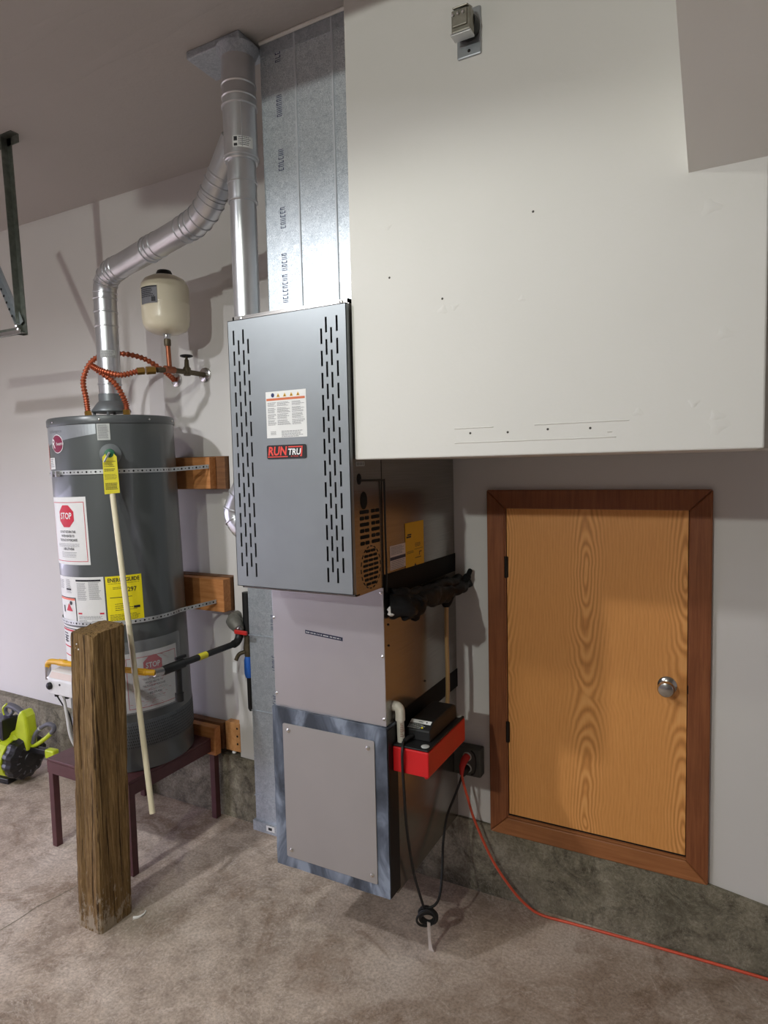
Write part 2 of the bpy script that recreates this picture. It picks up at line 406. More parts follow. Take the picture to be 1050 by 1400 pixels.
# wall with a shallow step: the part left of the furnace lies 4 cm deeper
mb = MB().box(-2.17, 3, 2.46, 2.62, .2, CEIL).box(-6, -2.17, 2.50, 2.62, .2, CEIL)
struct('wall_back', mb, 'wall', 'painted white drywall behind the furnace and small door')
mb = MB(); pts = [(-6, .37), (-4.2, .352), (-2.2, .322), (-.95, .300), (-.055, .278), (.13, .25), (3, .22)]
for i in range(len(pts)-1):
    (x0, z0), (x1, z1) = pts[i], pts[i+1]
    mb.add([(x0, 2.445, 0), (x1, 2.445, 0), (x1, 2.445, z1), (x0, 2.445, z0), (x0, 2.53, z0), (x1, 2.53, z1)], [(0, 1, 2, 3), (3, 2, 5, 4)])
struct('baseboard_back', mb, 'curb', 'stained concrete stem wall below the white wall')
# left wall with the open vehicle door: daylight enters there
struct('wall_left', MB().box(-6.1, -6, -4.6, 2.62, 1.5, CEIL).box(-6.1, -6, 2.3, 2.62, 0, 1.5).box(-6.1, -6, -4.6, -2.6, 0, 1.5), 'wall')
struct('wall_rear', MB().box(-6.1, 3.1, -4.7, -4.6, 0, CEIL), 'wall')
struct('floor_apron', MB().box(-12, -6.1, -8, 8, -.1, -.01), 'curb', 'concrete apron outside')
struct('wall_right', MB().box(3, 3.1, -4.6, 2.62, 0, CEIL), 'wall')

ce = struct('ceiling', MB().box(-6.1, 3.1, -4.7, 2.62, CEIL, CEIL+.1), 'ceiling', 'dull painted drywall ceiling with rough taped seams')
for i, (x0, x1, y0, sk) in enumerate(((-4.5, -1.0, 1.47, .05), (-4.5, -1.0, 1.68, .06))):
    mb = MB(); n = 24; P = []; F = []
    for k in range(n+1):
        x = x0+(x1-x0)*k/n; y = y0+sk*math.sin(k*.5)*.3; wv = .030+.010*math.sin(k*1.7+i)
        P += [(x, y-wv, CEIL), (x, y, CEIL-.0035-.0015*math.sin(k*2.3)), (x, y+wv, CEIL)]
    for k in range(n): F += [(3*k, 3*k+1, 3*k+4, 3*k+3), (3*k+1, 3*k+2, 3*k+5, 3*k+4)]
    mk('seam', mb.add(P, F), 'ceiling', ce, smooth=True)
# unseen opaque baffles added to cut off lamp light up high: a flat box with side skirts, the lamp sits inside
for nm, (lx, ly, lz), hw_, dp, drop in (('lamp_baffle_1', (-1.40, .40, 3.15), .5, .35, .149), ('lamp_baffle_2', (-2.45, -.30, 3.15), .5, .35, .096)):
    mb = MB().box(lx-hw_-.02, lx+hw_+.02, ly-dp-.02, ly+dp+.02, lz+.05, CEIL)
    mb.box(lx-hw_-.02, lx-hw_, ly-dp-.02, ly+dp+.02, lz-drop, lz+.05).box(lx+hw_, lx+hw_+.02, ly-dp-.02, ly+dp+.02, lz-drop, lz+.05)
    mb.box(lx-hw_, lx+hw_, ly-dp-.02, ly-dp, lz-drop, lz+.05).box(lx-hw_, lx+hw_, ly+dp, ly+dp+.02, lz-drop, lz+.05)
    struct(nm, mb, 'black', 'unseen baffle box added around a lamp to cut off its light')
# boxed-in soffit over the small door, with the sloped chase at its upper right
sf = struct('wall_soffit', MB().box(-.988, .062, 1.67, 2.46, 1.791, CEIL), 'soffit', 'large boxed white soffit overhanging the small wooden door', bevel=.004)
mk('set_back_face', MB().box(.062, 2.2, 1.77, 2.46, 1.791, CEIL), 'soffit', sf)
sl = [(1.675, 2.413), (1.25, 2.566), (1.25, CEIL), (1.675, CEIL)]
mk('sloped_chase', MB().prism(sl, lambda u, v, d: (d, u, v), -.096, .066), 'soffit', sf)
fn = planeY(1.67)
for x, z in ((-.625, 1.854), (-.521, 1.852), (-.416, 1.855), (-.311, 1.853), (-.45, 2.40), (-.70, 2.22), (-.86, 2.30)):
    mb = MB(); mb.lathe((x, 1.6705, z), (0, -1, 0), [(.0035, 0), (.003, .001), (0, .0012)], 8); mk('nail_hole', mb, 'nail_hole', sf)
def blob(name, pts, th, mat, parent, fn=fn):
    mb = MB(); n = len(pts); cu = sum(p[0] for p in pts)/n; cv = sum(p[1] for p in pts)/n
    mb.add([fn(u, v, 0) for u, v in pts]+[fn(cu, cv, th)], [(i, (i+1) % n, n) for i in range(n)]); return mk(name, mb, mat, parent, smooth=True)
for x, z, rr in ((-.033, 1.868, .016), (-.03, 1.845, .022), (-.70, 2.19, .014), (-.665, 2.195, .012), (-.48, 2.19, .010), (-.05, 2.33, .02), (-.86, 2.44, .01), (-.2, 1.885, .012), (-.08, 1.90, .012), (-.02, 2.05, .018)):
    k0 = random.random()*6; blob('plaster_bump', [(x+rr*(1+.35*math.sin(3*a+k0))*math.cos(a), z+rr*(1+.35*math.sin(3*a+k0))*math.sin(a)*.8) for a in [2*PI*k/12 for k in range(12)]], .0022, 'soffit', sf)
mb = MB()
for z0, x0, x1 in ((1.829, -.67, -.25), (1.868, -.67, -.56), (1.868, -.45, -.22), (1.842, -.27, -.26)):
    n = 20; P = []; F = []
    for k in range(n+1):
        x = x0+(x1-x0)*k/n; P += [(x, 1.6702, z0-.0025), (x, 1.6682, z0+.0006*math.sin(k*2)), (x, 1.6702, z0+.0025)]
    for k in range(n): F += [(3*k, 3*k+3, 3*k+4, 3*k+1), (3*k+1, 3*k+4, 3*k+5, 3*k+2)]
    mb.add(P, F)
mk('patch_ridge', mb, 'soffit', sf)
# caulk bead along the duct and ceiling corner
mk('caulk_bead', MB().tube(spline([(-1.46, 1.893, CEIL-.004), (-1.3, 1.888, CEIL-.006), (-1.15, 1.889, CEIL-.004), (-.99, 1.886, CEIL-.006)]), .0065, 8), 'caulk', ce, smooth=True)

# ------------------------------------------------------------------ small door
dr = struct('door_1', MB().box(-.79, -.112, 2.449, 2.4595, .35, 1.615), 'void', 'low oak access door in a stained wood casing')
x0, x1, z0, z1 = -.850, -.055, .278, 1.667; wd = .072
def casing(poly2, mat, name='casing_board'):
    cx = sum(p[0] for p in poly2)/4; cz = sum(p[1] for p in poly2)/4
    mb = MB().prism(poly2, lambda u, v, d: (u, 2.4595-d, v), 0, .020)
    return mk(name, mb, mat, dr, bevel=.005)
g = .0008
casing([(x0, z0+g), (x0+wd, z0+wd+g), (x0+wd, z1-wd-g), (x0, z1-g)], 'casing_v')
casing([(x1, z0+g), (x1, z1-g), (x1-wd, z1-wd-g), (x1-wd, z0+wd+g)], 'casing_v')
casing([(x0, z1), (x0+wd, z1-wd), (x1-wd, z1-wd), (x1, z1)], 'casing_v')
casing([(x0, z0), (x1, z0), (x1-wd, z0+wd), (x0+wd, z0+wd)], 'casing_h')
slab = mk('door_slab', MB().box(-.771, -.129, 2.4445, 2.4495, .367, 1.597), 'oak', dr, bevel=.0015)
# inner stop bead
for q in (((-.7785, -.7735), (.352, 1.60)), ((-.1265, -.1215), (.352, 1.60))):
    mk('stop_bead', MB().box(q[0][0], q[0][1], 2.442, 2.450, q[1][0], q[1][1]), 'casing_v', dr)
mk('stop_bead', MB().box(-.775, -.125, 2.442, 2.450, .352, .3595), 'casing_h', dr)
for z in (1.366, .705):
    h = mk('hinge', MB().lathe((-.7735, 2.441, z-.042), (0, 0, 1), [(.006, 0), (.007, .001), (.007, .083), (.006, .084)], 10), 'hinge', dr, smooth=True, label='dark metal hinge')
    mk('hinge_leaf', MB().box(-.7705, -.765, 2.4435, 2.4455, z-.04, z+.04), 'hinge', h)
kb = mk('door_knob', MB().lathe((-.192, 2.4445, .976), (0, -1, 0), [(.032, 0), (.032, .003), (.027, .008), (.014, .012), (.013, .026), (.022, .032), (.028, .042), (.0285, .050), (.024, .058), (.012, .062), (0, .0625)], 28), 'nickel', dr, smooth=True, label='brushed nickel door knob')
mk('strike', MB().box(-.1275, -.1215, 2.4405, 2.4420, .955, .985), 'hinge', dr)

# ------------------------------------------------------------------ furnace
FX0, FX1 = -1.440, -.994
fu = thing('furnace', 'grey sheet metal furnace cabinet with slotted front and RUNTRU badge', 'furnace', (-1.217, 2.05, 1.34))
FZ0, FZ1 = 1.387, 2.246
mb = MB(); yf, yb = 1.650, 1.6525
colsL = [(-1.4165, 2.214), (-1.397, 2.182), (-1.3775, 2.214), (-1.3585, 2.182)]
colsR = [(-1.0815, 2.182), (-1.064, 2.214), (-1.0465, 2.182), (-1.0265, 2.214)]
sw = .0034; xs = FX0
for cx, zt in colsL+colsR:
    mb.box(xs, cx-sw, yf, yb, FZ0, FZ1); top = FZ1
    for k in range(12):
        a = zt-k*.0651; b = a-.0455; mb.box(cx-sw, cx+sw, yf, yb, a, top); top = b
    mb.box(cx-sw, cx+sw, yf, yb, FZ0, top); xs = cx+sw
mb.box(xs, FX1, yf, yb, FZ0, FZ1)
mb.box(FX0, FX0+.002, yf, 1.668, FZ0, FZ1).box(FX1-.002, FX1, yf, 1.668, FZ0, FZ1).box(FX0, FX1, yf, 1.668, FZ0, FZ0+.002).box(FX0, FX1, yf, 1.668, FZ1-.002, FZ1)
fp = mk('front_panel', mb, 'steel_front', fu)
mk('vestibule_liner', MB().box(FX0+.01, FX1-.01, 1.672, 1.69, FZ0+.01, FZ1-.01), 'void', fu)
mb = MB().box(FX0+.006, FX1-.001, 1.690, 1.842, 1.378, 2.262).box(FX0+.006, FX0+.012, 1.669, 1.69, 1.38, 2.262).box(FX1-.006, FX1-.001, 1.669, 1.69, 1.38, 2.262).box(FX0+.006, FX1-.001, 1.669, 1.69, 2.25, 2.262).box(FX0+.006, FX1-.001, 1.669, 1.69, 1.378, 1.384)
mk('front_section', mb, 'steel_side', fu)
mk('rear_section', MB().box(FX0+.002, FX1, 1.846, 2.455, 1.337, 2.248), 'steel_side', fu)
for x in (-1.40, -1.02, -1.43):
    mk('screw', MB().lathe((x, 1.669, 2.254 if x > -1.42 else 1.42), (0, -1, 0), [(.006, 0), (.006, .002), (.002, .004)], 10), 'screw', fu, smooth=True)
# front labels
fn = planeY(1.650)
lb = mk('warning_label', rect(MB(), fn, -1.2955, -1.1425, 1.866, 2.010, .0006), 'paper', fp)
ink = MB(); 
for u0, u1 in ((-1.289, -1.255), (-1.252, -1.200), (-1.196, -1.149)):
    for a, b in ((1.976, 1.963), (1.959, 1.944), (1.940, 1.925), (1.921, 1.905)): lines(ink, fn, u0, u1, a, b, .0034, .0014, .0010, .35)
lines(ink, fn, -1.28, -1.255, 1.886, 1.876, .004, .0015, .001); lines(ink, fn, -1.238, -1.152, 1.887, 1.870, .0042, .0016, .001)
mk('fine_print', ink, 'ink_grey', lb)
mk('header_stripe', rect(MB(), fn, -1.293, -1.147, 1.982, 1.989, .0011), 'ink_orange', lb)
ic = MB(); disc(ic, fn, -1.268, 1.9985, .0062, .0068, .0011); mk('hazard_icon', ic, 'ink_blue', lb)
for u in (-1.247, -1.222, -1.197, -1.172):
    t = mk('hazard_icon', poly(MB(), fn, [(u-.0065, 1.992), (u+.0065, 1.992), (u, 2.004)], .0011), 'label_gold', lb)
    mk('hazard_icon', poly(MB(), fn, [(u-.0026, 1.9935), (u+.0026, 1.9935), (u, 1.9995)], .0015), 'ink', lb)
def rrect(u0, u1, v0, v1, r, n=4):
    P = []
    for cu, cv, a in ((u1-r, v0+r, -PI/2), (u1-r, v1-r, 0), (u0+r, v1-r, PI/2), (u0+r, v0+r, PI)):
        P += [(cu+r*math.cos(a+PI/2*k/n), cv+r*math.sin(a+PI/2*k/n)) for k in range(n+1)]
    return P
bd = mk('badge', MB().prism(rrect(-1.297, -1.147, 1.8005, 1.8435, .006), lambda u, v, d: fn(u, v, d), 0, .0025), 'black', fp, label='black badge reading RUNTRU in red and white')
tb = MB(); put_text(tb, fn, 'RUN', -1.255, 1.8235, .0375, .93, .028, .14, .003)
rect(tb, fn, -1.293, -1.216, 1.8055, 1.8085, .003); rect(tb, fn, -1.213, -1.160, 1.8350, 1.8385, .003)
poly(tb, fn, [(-1.164, 1.8365), (-1.159, 1.8385), (-1.1625, 1.8075), (-1.1675, 1.8075)], .0031); rect(tb, fn, -1.170, -1.1635, 1.8070, 1.8100, .003)
mk('lettering', tb, 'badge_red', bd)
tb = MB(); put_text(tb, fn, 'TRU', -1.190, 1.8205, .0265, .95, .026, .14, .0032); mk('lettering', tb, 'ink_white', bd)
tb = MB(); put_text(tb, fn, 'BY TRANE', -1.190, 1.8075, .006, 1, .01, 0, .0032); mk('lettering', tb, 'badge_red', bd)
# right side of the furnace
fx = planeX(FX1-.001)
def sidehole(y, z, ry, rz, name='access_hole', n=20):
    return mk(name, disc(MB(), fx, y, z, ry, rz, .0008, n), 'void', fu)
sidehole(1.702, 1.733, .013, .017); sidehole(1.727, 1.667, .021, .027)
for rrow in range(6):
    z = 1.632-rrow*.0193
    for y0, y1 in ((1.701, 1.757), (1.772, 1.824)):
        ys = [(y0, y0+(y1-y0)*.46), (y0+(y1-y0)*.54, y1)] if (rrow+int(y0*100)) % 2 else [(y0, y1)]
        for a, b in ys: mk('vent_slot', poly(MB(), fx, rrect(a, b, z-.0062, z+.0052, .004, 3), .0008), 'void', fu)
cy, cz, ry, rz = 1.763, 1.456, .063, .068
for k in range(18):
    a0 = 2*PI*k/18; a1 = a0+.2; P = [(cy+ry*math.cos(a0+(a1-a0)*i/4), cz+rz*math.sin(a0+(a1-a0)*i/4)) for i in range(5)]+[(cy+ry*.95*math.cos(a1-(a1-a0)*i/4), cz+rz*.95*math.sin(a1-(a1-a0)*i/4)) for i in range(5)]
    mk('knockout_slit', poly(MB(), fx, P, .0008), 'void', fu)
for rrow in range(8):
    z = cz+.052-rrow*.0148; half = math.sqrt(max(0, 1-((z-cz)/rz)**2))*ry*.80; n = max(2, int(half*2/.026)); st = 2*half/n
    for k in range(n): mk('grille_slot', poly(MB(), fx, rrect(cy-half+k*st+.002, cy-half+(k+1)*st-.002, z-.0042, z+.0042, .003, 2), .0008), 'void', fu)
mk('seam_line', rect(MB(), fx, 1.8415, 1.8465, 1.378, 1.725, .0006), 'void', fu)
mk('control_wire', MB().tube(spline([(-.992, 1.704, 1.729), (-.985, 1.76, 1.727), (-.985, 1.835, 1.725), (-.986, 1.846, 1.71), (-.987, 1.848, 1.56), (-.987, 1.850, 1.43), (-.988, 1.848, 1.36)], 6), .0032, 8), 'black', fu, smooth=True)
fx2 = planeX(FX1)
lb = mk('rating_label', rect(MB(), fx2, 1.890, 2.006, 1.424, 1.505, .0006), 'paper_pink', fu)
ink = MB(); lines(ink, fx2, 1.896, 2.0, 1.500, 1.472, .0048, .0018, .001); lines(ink, fx2, 1.896, 2.0, 1.452, 1.428, .0058, .002, .001)
mk('fine_print', ink, 'ink_grey', lb); mk('label_bar', rect(MB(), fx2, 1.890, 2.006, 1.456, 1.467, .0011), 'navy', lb)
lb = mk('energy_label', rect(MB(), fx2, 2.004, 2.156, 1.413, 1.571, .0012), 'label_gold', fu)
ink = MB(); rect(ink, fx2, 2.013, 2.05, 1.518, 1.524, .0016); rect(ink, fx2, 2.02, 2.052, 1.526, 1.531, .0016); lines(ink, fx2, 2.08, 2.13, 1.494, 1.484, .005, .002, .0016); lines(ink, fx2, 2.015, 2.07, 1.470, 1.462, .005, .002, .0016)
rect(ink, fx2, 2.075, 2.145, 1.472, 1.4732, .0016); rect(ink, fx2, 2.115, 2.12, 1.448, 1.462, .0016); rect(ink, fx2, 2.115, 2.135, 1.459, 1.462, .0016); lines(ink, fx2, 2.08, 2.14, 1.443, 1.438, .006, .003, .0016); poly(ink, fx2, [(2.07, 1.413), (2.09, 1.413), (2.08, 1.424)], .0016)
mk('fine_print', ink, 'ink', lb)
lb = mk('barcode_sticker', rect(MB(), fx2, 1.684, 1.735, 1.772, 1.786, .0004), 'cap_grey', fu)
ink = MB()
for k in range(5): rect(ink, fx2, 1.688+k*.009, 1.692+k*.009, 1.774, 1.784, .0009)
mk('barcode', ink, 'ink', lb)
mk('foil_tape', MB().add([(-.9925, 1.843, 1.340), (-.9925, 2.458, 1.336), (-.9925, 2.462, 1.409), (-.9925, 1.845, 1.418), (-.999, 1.843, 1.340), (-.999, 2.458, 1.336), (-.999, 2.462, 1.409), (-.999, 1.845, 1.418)], [(0, 1, 2, 3), (4, 7, 6, 5), (0, 3, 7, 4), (1, 5, 6, 2), (3, 2, 6, 7), (0, 4, 5, 1)]), 'tape', fu, label='black sealing tape band')

# coil cabinet below the furnace
cc = thing('coil_cabinet', 'plain grey metal cabinet section between slotted furnace front and access panel', 'cabinet', (-1.217, 2.1, .913))
mk('body', MB().box(-1.442, -.992, 1.836, 2.455, .913, 1.337), 'steel_side', cc)
fpn = mk('front_sheet', MB().box(-1.443, -.9915, 1.832, 1.8358, .915, 1.377), 'steel_coil', cc, bevel=.001)
fn = planeY(1.832)
lb = mk('notice_strip', poly(MB(), fn, [(-1.303, 1.196), (-1.150, 1.1845), (-1.150, 1.1975), (-1.303, 1.209)], .0007), 'navy', fpn)
tb = MB(); sk_ = lambda u, v, d: fn(u, v-(u+1.303)*.075, d); u_ = -1.299
while u_ < -1.155:
    wl_ = random.choice((.0022, .003, .0038))
    if random.random() > .14: rect(tb, sk_, u_, u_+wl_*.62, 1.2005, 1.2040, .0012)
    u_ += wl_
mk('lettering', tb, 'ink_white', lb)
for x, z in ((-1.437, .965), (-1.437, 1.24), (-.999, 1.15), (-.999, .94), (-.999, 1.36)):
    mk('screw', MB().lathe((x, 1.832, z), (0, -1, 0), [(.005, 0), (.005, .002), (.002, .004)], 8), 'screw', cc, smooth=True)
for y, z in ((1.862, 1.25), (1.862, 1.18), (2.12, 1.335), (2.14, .975)):
    mk('screw', MB().lathe((-.992, y, z), (1, 0, 0), [(.004, 0), (.004, .002), (.002, .004)], 8), 'hinge', cc, smooth=True)
mk('foil_tape', MB().box(-.9921, -.9905, 1.895, 2.46, .855, .930), 'tape', cc, label='black sealing tape band')

# return air plenum with the bolted access panel
pl = thing('return_plenum', 'hanging metal plenum box with bolted access panel and grey smeared mastic edges', 'plenum', (-1.217, 2.1, .305))
mk('body', MB().box(-1.442, -.994, 1.893, 2.452, .305, .912), 'steel_side', pl)
FR = dict(x0=-1.452, x1=-.986, z0=.328, z1=.912)
def wob(a, b, n, amp): return [(a[0]+(b[0]-a[0])*k/n+(random.uniform(-amp, amp) if 0 < k < n else 0), a[1]+(b[1]-a[1])*k/n+(random.uniform(-amp, amp) if 0 < k < n else 0)) for k in range(n)]
out = wob((-1.452, .328), (-.986, .328), 10, .0015)+wob((-.986, .328), (-.986, .912), 12, .001)+wob((-.986, .912), (-1.452, .918), 10, .002)+wob((-1.452, .918), (-1.452, .328), 12, .0015)
mk('mastic_frame', MB().prism(out, lambda u, v, d: (u, d, v), 1.822, 1.893), 'mastic', pl)
ap = mk('access_panel', MB().prism(rrect(-1.405, -1.031, .369, .864, .006), planeY(1.822), 0, .004), 'steel_access', pl, bevel=.0008, label='flat grey access panel')
for x, z in ((-1.379, .841), (-1.055, .838), (-1.383, .398), (-1.051, .398)):
    mk('bolt', MB().lathe((x, 1.818, z), (0, -1, 0), [(.008, 0), (.008, .002), (.005, .003), (.005, .006), (.003, .007)], 10), 'screw', ap, smooth=True)
mk('side_edge', MB().box(-.9855, -.9830, 1.826, 1.893, .330, .905), 'black', pl)

# supply duct
sd = thing('supply_duct', 'spangled galvanised duct rising from furnace top to ceiling', 'duct', (-1.22, 2.17, 2.25))
mk('duct_body', MB().box(-1.465, -.992, 1.90, 2.44, 2.25, CEIL-.002), 'galv', sd, bevel=.002)
for x in (-1.318, -1.170):
    mk('standing_seam', MB().prism([(x-.005, 1.9005), (x-.003, 1.8955), (x+.003, 1.8955), (x+.005, 1.9005)], lambda u, v, d: (u, v, d), 2.25, CEIL-.004), 'seam_bright', sd)
mk('top_flange', MB().box(-1.462, -.995, 1.8965, 1.8998, CEIL-.05, CEIL-.003), 'galv_dull', sd)
fn = planeY(1.8999)
def vert_print(parent, fn, x, z0, z1, mat='ink_blue', wch=.022):
    mb = MB(); z = z0
    while z < z1:       # column of turned letters, too worn to read
        k = random.randint(0, 3); h = .009
        rect(mb, fn, x-wch/2, x+wch/2, z, z+.0022, .0006)
        if k in (0, 1): rect(mb, fn, x-wch/2, x+wch/2, z+h-.003, z+h-.001, .0006)
        if k in (1, 2): rect(mb, fn, x-wch/2, x-wch/2+.003, z, z+h-.001, .0006)
        if k in (2, 3): rect(mb, fn, x+wch/2-.003, x+wch/2, z, z+h-.001, .0006)
        z += .0125
    return mk('stamped_print', mb, mat, parent)
for zc, hh in ((3.186, .06), (3.012, .07), (2.83, .065), (2.641, .075), (2.49, .06), (2.40, .1)): vert_print(sd, fn, -1.389, zc-hh/2, zc+hh/2)

# narrow return duct behind, down to the floor
rd = thing('return_duct', 'flat galvanised duct strip against the wall left of the hanging plenum', 'duct', (-1.77, 2.43, 0))
mk('duct_body', MB().box(-2.045, -1.50, 2.412, 2.444, .045, 1.95), 'galv_dull', rd, bevel=.0015)
for z in (.175, .601, .972): mk('joint_lip', MB().box(-2.047, -1.50, 2.4085, 2.4121, z-.003, z+.003), 'galv_dull', rd)
ft = mk('foot_flange', MB().box(-2.056, -1.56, 2.400, 2.444, 0.0, .05), 'galv_dull', rd)
fn = planeY(2.400); lb = mk('sticker', rect(MB(), fn, -1.975, -1.925, .014, .042, .0006), 'paper', ft); ink = MB(); rect(ink, fn, -1.962, -1.94, .02, .034, .001); mk('sticker_print', ink, 'ink', lb)
for zc in (1.045, .85, .66): vert_print(rd, planeY(2.4119), -1.902, zc-.035, zc+.035)

# ------------------------------------------------------------------ flue
def bez_elbow(p, q, r_, n=8):
    """corner p->q->r rounded"""
    p, q, r_ = Vector(p), Vector(q), Vector(r_); return [p*(1-t)**2+q*2*t*(1-t)+r_*t*t for t in [i/n for i in range(n+1)]]
def ring(c, ax, r, w=.008, b=.004, seg=24):
    return MB().lathe(Vector(c)-Vector(ax).normalized()*w/2, ax, [(r, 0), (r+b, w*.3), (r+b, w*.7), (r, w)], seg)
fv = thing('flue_pipe', 'vertical round metal flue pipe beside the spangled duct, ceiling plate on top', 'pipe', (-1.53, 1.86, 1.55))
ax = (-1.53, 1.86)
mb = MB().box(-1.712, -1.475, 1.802, 1.953, CEIL-.028, CEIL-.001)
cp = mk('ceiling_plate', mb, 'galv_dull', fv, bevel=.004)
mk('plate_collar', MB().lathe((ax[0], ax[1], CEIL-.06), (0, 0, 1), [(.058, 0), (.062, .012), (.072, .03), (.074, .036)], 24), 'galv_dull', cp, smooth=True)
mk('upper_pipe', MB().lathe(ax+(2.845,), (0, 0, 1), [(.0585, 0), (.0585, .12), (.0585, .36)], 32), 'pipe_metal', fv, smooth=True)
mk('lower_pipe', MB().lathe(ax+(1.80,), (0, 0, 1), [(.0465, 0), (.0465, .5), (.0465, 1.05)], 32), 'pipe_metal', fv, smooth=True)
for z, r_, b in ((3.093, .0585, .003), (3.052, .0585, .003), (3.022, .0585, .0045), (2.852, .0585, .004), (2.842, .056, .003), (2.768, .0485, .005), (2.705, .0485, .004)):
    mk('joint_band', ring(ax+(z,), (0, 0, 1), r_, .010, b, 32), 'pipe_metal', fv, smooth=True)
mk('coupling', MB().lathe(ax+(2.705,), (0, 0, 1), [(.0492, 0), (.0505, .06), (.0500, .14)], 32), 'pipe_metal', fv, smooth=True)
mk('pipe_seam', MB().box(-1.4905, -1.4875, 1.8165, 1.8195, 2.87, 3.03), 'pipe_metal', fv)
def cylmap(c, r): return lambda u, v, d: (c[0]+(r+d)*math.cos(u/r), c[1]+(r+d)*math.sin(u/r), v)
cm = cylmap(ax, .0585); u0 = R(-78)*.0585; u1 = R(-8)*.0585
lb = mk('pipe_label', rect(MB(), cm, u0, u1, 2.868, 2.905, .0008, 10), 'paper', fv)
ink = MB(); rect(ink, cm, u0+.004, u0+.016, 2.888, 2.902, .0013, 2); rect(ink, cm, u0+.004, u0+.016, 2.871, 2.880, .0013, 2); lines(ink, cm, u0+.02, u1-.004, 2.902, 2.872, .0062, .0022, .0013, .3); mk('fine_print', ink, 'ink', lb)
# elbow into the furnace's left side
ep = spline([(-1.53, 1.86, 1.82), (-1.545, 1.86, 1.74), (-1.598, 1.86, 1.655), (-1.612, 1.86, 1.60), (-1.575, 1.86, 1.555), (-1.50, 1.86, 1.545), (-1.445, 1.86, 1.545)], 4)
mk('elbow', MB().tube(ep, .0475, 24), 'pipe_metal', fv, smooth=True)
for i in (3, 7, 10, 13, 16):
    mk('elbow_bead', ring(ep[i], ep[i+1]-ep[i-1], .047, .008, .004, 24), 'pipe_metal', fv, smooth=True)
mk('drain_nipple', MB().lathe((-1.615, 1.87, 1.47), (0, 0, 1), [(.011, 0), (.011, .018), (.007, .019), (.007, .06)], 10), 'old_brass', fv, smooth=True)

# heater vent: draught hood up, elbow, long run, wye into the flue
hv = thing('heater_vent', 'jointed shiny vent pipe bending from water heater top to the flue', 'pipe', (-2.55, 2.10, 2.02))
run = Vector((.71, -.155, .055)).normalized()
A = Vector((-2.553, 2.10, 2.668)); B = Vector((-1.775, 1.928, 2.722)); Cc = Vector((-1.565, 1.872, 2.93))
d1 = (B-A).normalized(); d2 = (Cc-B).normalized(); zz = Vector((0, 0, 1)); rv = .0500
mk('vertical_pipe', MB().tube([(-2.55, 2.10, 2.095), (-2.551, 2.10, 2.30), A-zz*.10], rv, 28), 'pipe_metal', hv, smooth=True)
e1 = bez_elbow(A-zz*.10, A, A+d1*.10, 8); mk('elbow', MB().tube(e1, rv+.001, 28), 'pipe_metal', hv, smooth=True)
mk('long_pipe', MB().tube([A+d1*.10, A+d1*.4, B-d1*.09], rv, 28), 'pipe_metal', hv, smooth=True)
e2 = bez_elbow(B-d1*.09, B, B+d2*.09, 8); mk('elbow', MB().tube(e2, rv+.001, 28), 'pipe_metal', hv, smooth=True)
mk('branch_pipe', MB().tube([B+d2*.09, Cc], rv, 28), 'pipe_metal', hv, smooth=True)
for e in (e1, e2):
    for i in range(1, 8, 2): mk('elbow_bead', ring(e[i], e[i+1]-e[i-1], rv, .008, .0045, 28), 'pipe_metal', hv, smooth=True)
for c, d, b in ((A-zz*.105, zz, .004), (A-zz*.165, zz, .004), (A-zz*.17-zz*.06, zz, .003), (Vector((-2.551, 2.1, 2.175)), zz, .004), (Vector((-2.551, 2.1, 2.225)), zz, .003),
                (A+d1*.105, d1, .0045), (A+d1*.14, d1, .003), (A+d1*.40, d1, .005), (A+d1*.43, d1, .004), (A+d1*.47, d1, .003), (B-d1*.10, d1, .0045), (B-d1*.14, d1, .003), (B+d2*.10, d2, .005), (B+d2*.14, d2, .003), (B+d2*.17, d2, .003)):
    mk('joint_band', ring(c, d, rv, .009, b, 28), 'pipe_metal', hv, smooth=True)
cm = cylmap((-2.551, 2.10), rv); u0 = R(-80)*rv; u1 = R(5)*rv
lb = mk('pipe_label', rect(MB(), cm, u0, u1, 2.292, 2.325, .0012, 8), 'cap_grey', hv); ink = MB(); lines(ink, cm, u0+.004, u1-.004, 2.321, 2.297, .006, .0026, .0018, .3); mk('fine_print', ink, 'ink_grey', lb)
mk('draught_hood', MB().lathe((-2.55, 2.10, 2.045), (0, 0, 1), [(.082, 0), (.086, .004), (.086, .010), (.060, .045), (.053, .052), (.053, .085)], 32), 'hood_grey', hv, smooth=True)
for k in range(4):
    a = R(-50+90*k); c = (-2.55+.075*math.cos(a), 2.10+.075*math.sin(a))
    mk('hood_leg', MB().box(c[0]-.006, c[0]+.006, c[1]-.004, c[1]+.004, 2.008, 2.048), 'hood_grey', hv)

# ------------------------------------------------------------------ water heater (leans a little, so it is built in its own frame)
HB = (-2.527, 2.128, .432); HR = .27
wh = thing('water_heater', 'dark grey tank water heater covered in labels on maroon stand', 'water heater', HB, local=True)
wh.rotation_euler = (.0177, -.0146, 0)
L = lambda z: z-.432
mk('tank_body', MB().lathe((0, 0, 0), (0, 0, 1), [(.262, 0), (.266, .004), (.266, .095), (.2695, .10), (HR, .23), (HR, L(1.985))], 72), 'heater_grey', wh, smooth=True)
mk('top_cap', MB().lathe((0, 0, L(1.985)), (0, 0, 1), [(.2735, -.004), (.2745, 0), (.2745, .024), (.270, .031), (.05, .034), (0, .034)], 72), 'heater_top', wh, smooth=True)
for a in (-100, -50, -6, 30, 90): 
    d = Vector((math.cos(R(a)), math.sin(R(a)), 0)); mk('screw', MB().lathe(d*.2740+Vector((0, 0, L(1.997))), d, [(.005, 0), (.005, .002), (.002, .004)], 8), 'screw', wh, smooth=True)
